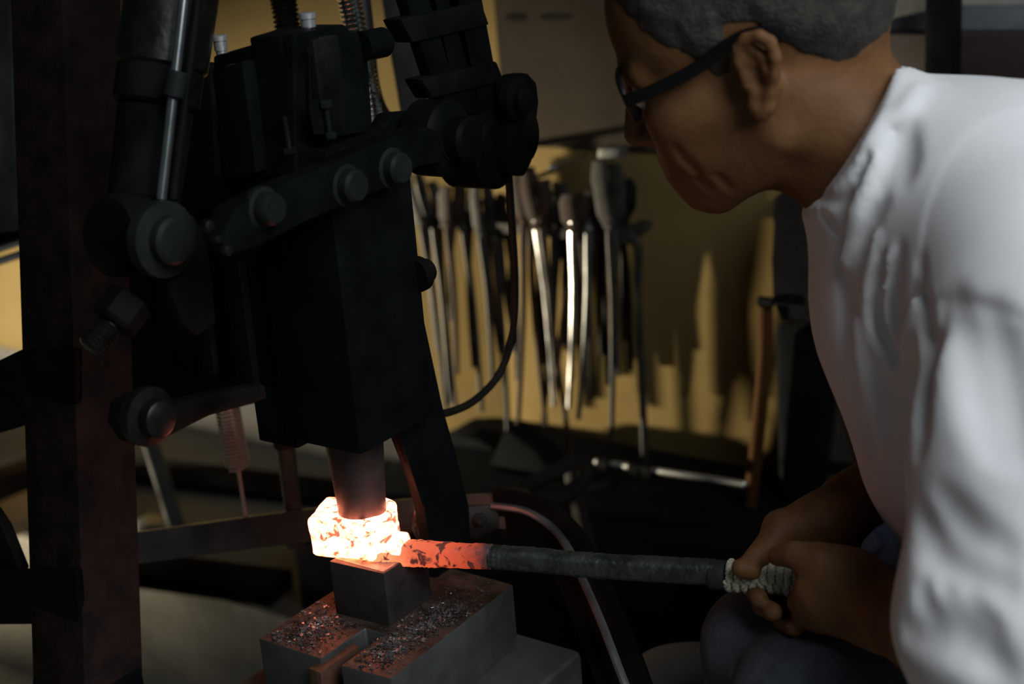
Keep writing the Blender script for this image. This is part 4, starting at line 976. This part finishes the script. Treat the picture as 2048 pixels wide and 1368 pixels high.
# hollow of the far cuff and of the near sleeve's elbow side
SH.cap(Q(1846, 925, 1.262), Q(1690, 1000, 1.235), .044, .030, .003, 'sub')
SH.cap(Q(2010, 1300, .985), Q(1800, 1262, 1.06), .046, .040, .006, 'sub')
vv, qq = SH.mesh(); vv = relax(vv, qq, 3, .45)
mesh_obj('shirt', vv, qq, 'shirt', pe)
# ---- trousers: bent knee toward the anvil, and hip
TR = Field((.12, -.75, .9), (.75, -.10, 1.75), .007)
TR.cap(Q(1525, 1292, 1.25), Q(2150, 1290, 1.30), .050, .095, .0)
TR.cap(Q(1525, 1292, 1.25), Q(1500, 2150, 1.42), .050, .042, .02)
TR.cap(Q(2150, 1250, 1.16), Q(2250, 1150, 1.2), .12, .13, .05)
TR.cap(Q(1620, 1420, 1.17), Q(2150, 1400, 1.12), .066, .10, .03)
TR.cap(Q(1620, 1420, 1.17), Q(1660, 2200, 1.36), .060, .046, .02)
for pts in ([(1560, 1215), (1625, 1250), (1660, 1330), (1700, 1380)], [(1430, 1330), (1500, 1350), (1580, 1345)]):
    for i in range(len(pts) - 1): TR.cap(Q(*pts[i], 1.19), Q(*pts[i + 1], 1.185), .004, .004, .01, 'sub')
vv, qq = TR.mesh(); vv = relax(vv, qq, 3); mesh_obj('trousers', vv, qq, 'denim', pe)
BC = Field(Q(1700, 1180, 1.24) - .06, Q(1850, 1020, 1.24) + .06, .003)
BC.ell(Q(1782, 1100, 1.195), (.026, .017, .009)); BC.cap(Q(1745, 1112, 1.195), Q(1785, 1066, 1.195), .005, .008, .010); BC.cap(Q(1775, 1080, 1.195), Q(1820, 1060, 1.195), .010, .008, .012); BC.cap(Q(1760, 1108, 1.19), Q(1790, 1125, 1.19), .006, .006, .008)
BC.cap(Q(1744, 1118, 1.192), Q(1800, 1092, 1.176), .004, .003, .006, 'sub'); BC.cap(Q(1765, 1070, 1.19), Q(1790, 1120, 1.178), .003, .003, .006, 'sub')
vv, qq = BC.mesh(); mesh_obj('undershirt_tail', relax(vv, qq, 2), qq, 'blue_cloth', pe)

# ---- glasses
gl = empty('eyeglasses', tuple(V(1400, 130, 1.04)), 'black framed eyeglasses on the man looking down', 'eyeglasses')
def hw(x, y, z):
    p = hp_(x, y, z); return Vector(CAM + p[0] * CR + p[1] * CU + p[2] * CF)
def near_plane(px_, py_, y0):     # point on his left side at local sideways distance y0
    r = Q(px_, py_, 1.0); c_ = HO + hl * y0 * HS; t = (c_ @ hl) / (r @ hl); p = r * t; return Vector(CAM + p[0] * CR + p[1] * CU + p[2] * CF)
_r = Q(1250, 197, 1.0); _c = HO + hl * .066 * HS; _p = _r * ((_c @ hl) / (_r @ hl)); gx_, gz_ = float((_p - HO) @ hf) / HS, float((_p - HO) @ hu) / HS
for sy in (1, -1):
    ring = []
    for i in range(33):
        a = 2 * math.pi * i / 32; ca, sa = math.cos(a), math.sin(a)
        ring.append(hw(gx_ + .006 - .006 * (ca * .5 + .5), sy * (.038 + .027 * math.copysign(abs(ca) ** .8, ca)), gz_ - .005 + .0185 * math.copysign(abs(sa) ** .8, sa)))
    rim_ = B().tube(ring, .0024, 8).done('rim', 'frame_black', gl)
    b = B(); vs = [b.bm.verts.new(p) for p in ring[:-1]]; b.bm.faces.new(vs); nn = hw(1, 0, 0) - hw(0, 0, 0)
    b2 = B(); b2.prism([p for p in ring[:-1]], nn.normalized() * .0012); b.bm.free(); b2.done('lens', 'lens_glass', rim_)
B().tube([hw(gx_ + .006, -.011, gz_), hw(gx_ + .008, 0, gz_ + .002), hw(gx_ + .006, .011, gz_)], .0022, 8).done('bridge', 'frame_black', gl)
tp = catmull([near_plane(1254, 200, .066), near_plane(1300, 184, .070), near_plane(1385, 141, .074), near_plane(1450, 94, .079), near_plane(1490, 72, .082), near_plane(1530, 66, .083), near_plane(1566, 74, .083)], 6)
nrm = Vector(hl[0] * CR + hl[1] * CU + hl[2] * CF)
B().tube(tp, 0, sec=(.0098, .0035, tuple(nrm))).done('temple', 'frame_black', gl, bevel=.0008)
B().tube([hw(gx_, -.064, gz_), hw(.05, -.075, .03), hw(-.01, -.083, .034), hw(-.03, -.083, .026)], 0, sec=(.008, .0035, tuple(nrm))).done('temple', 'frame_black', gl, bevel=.0008)
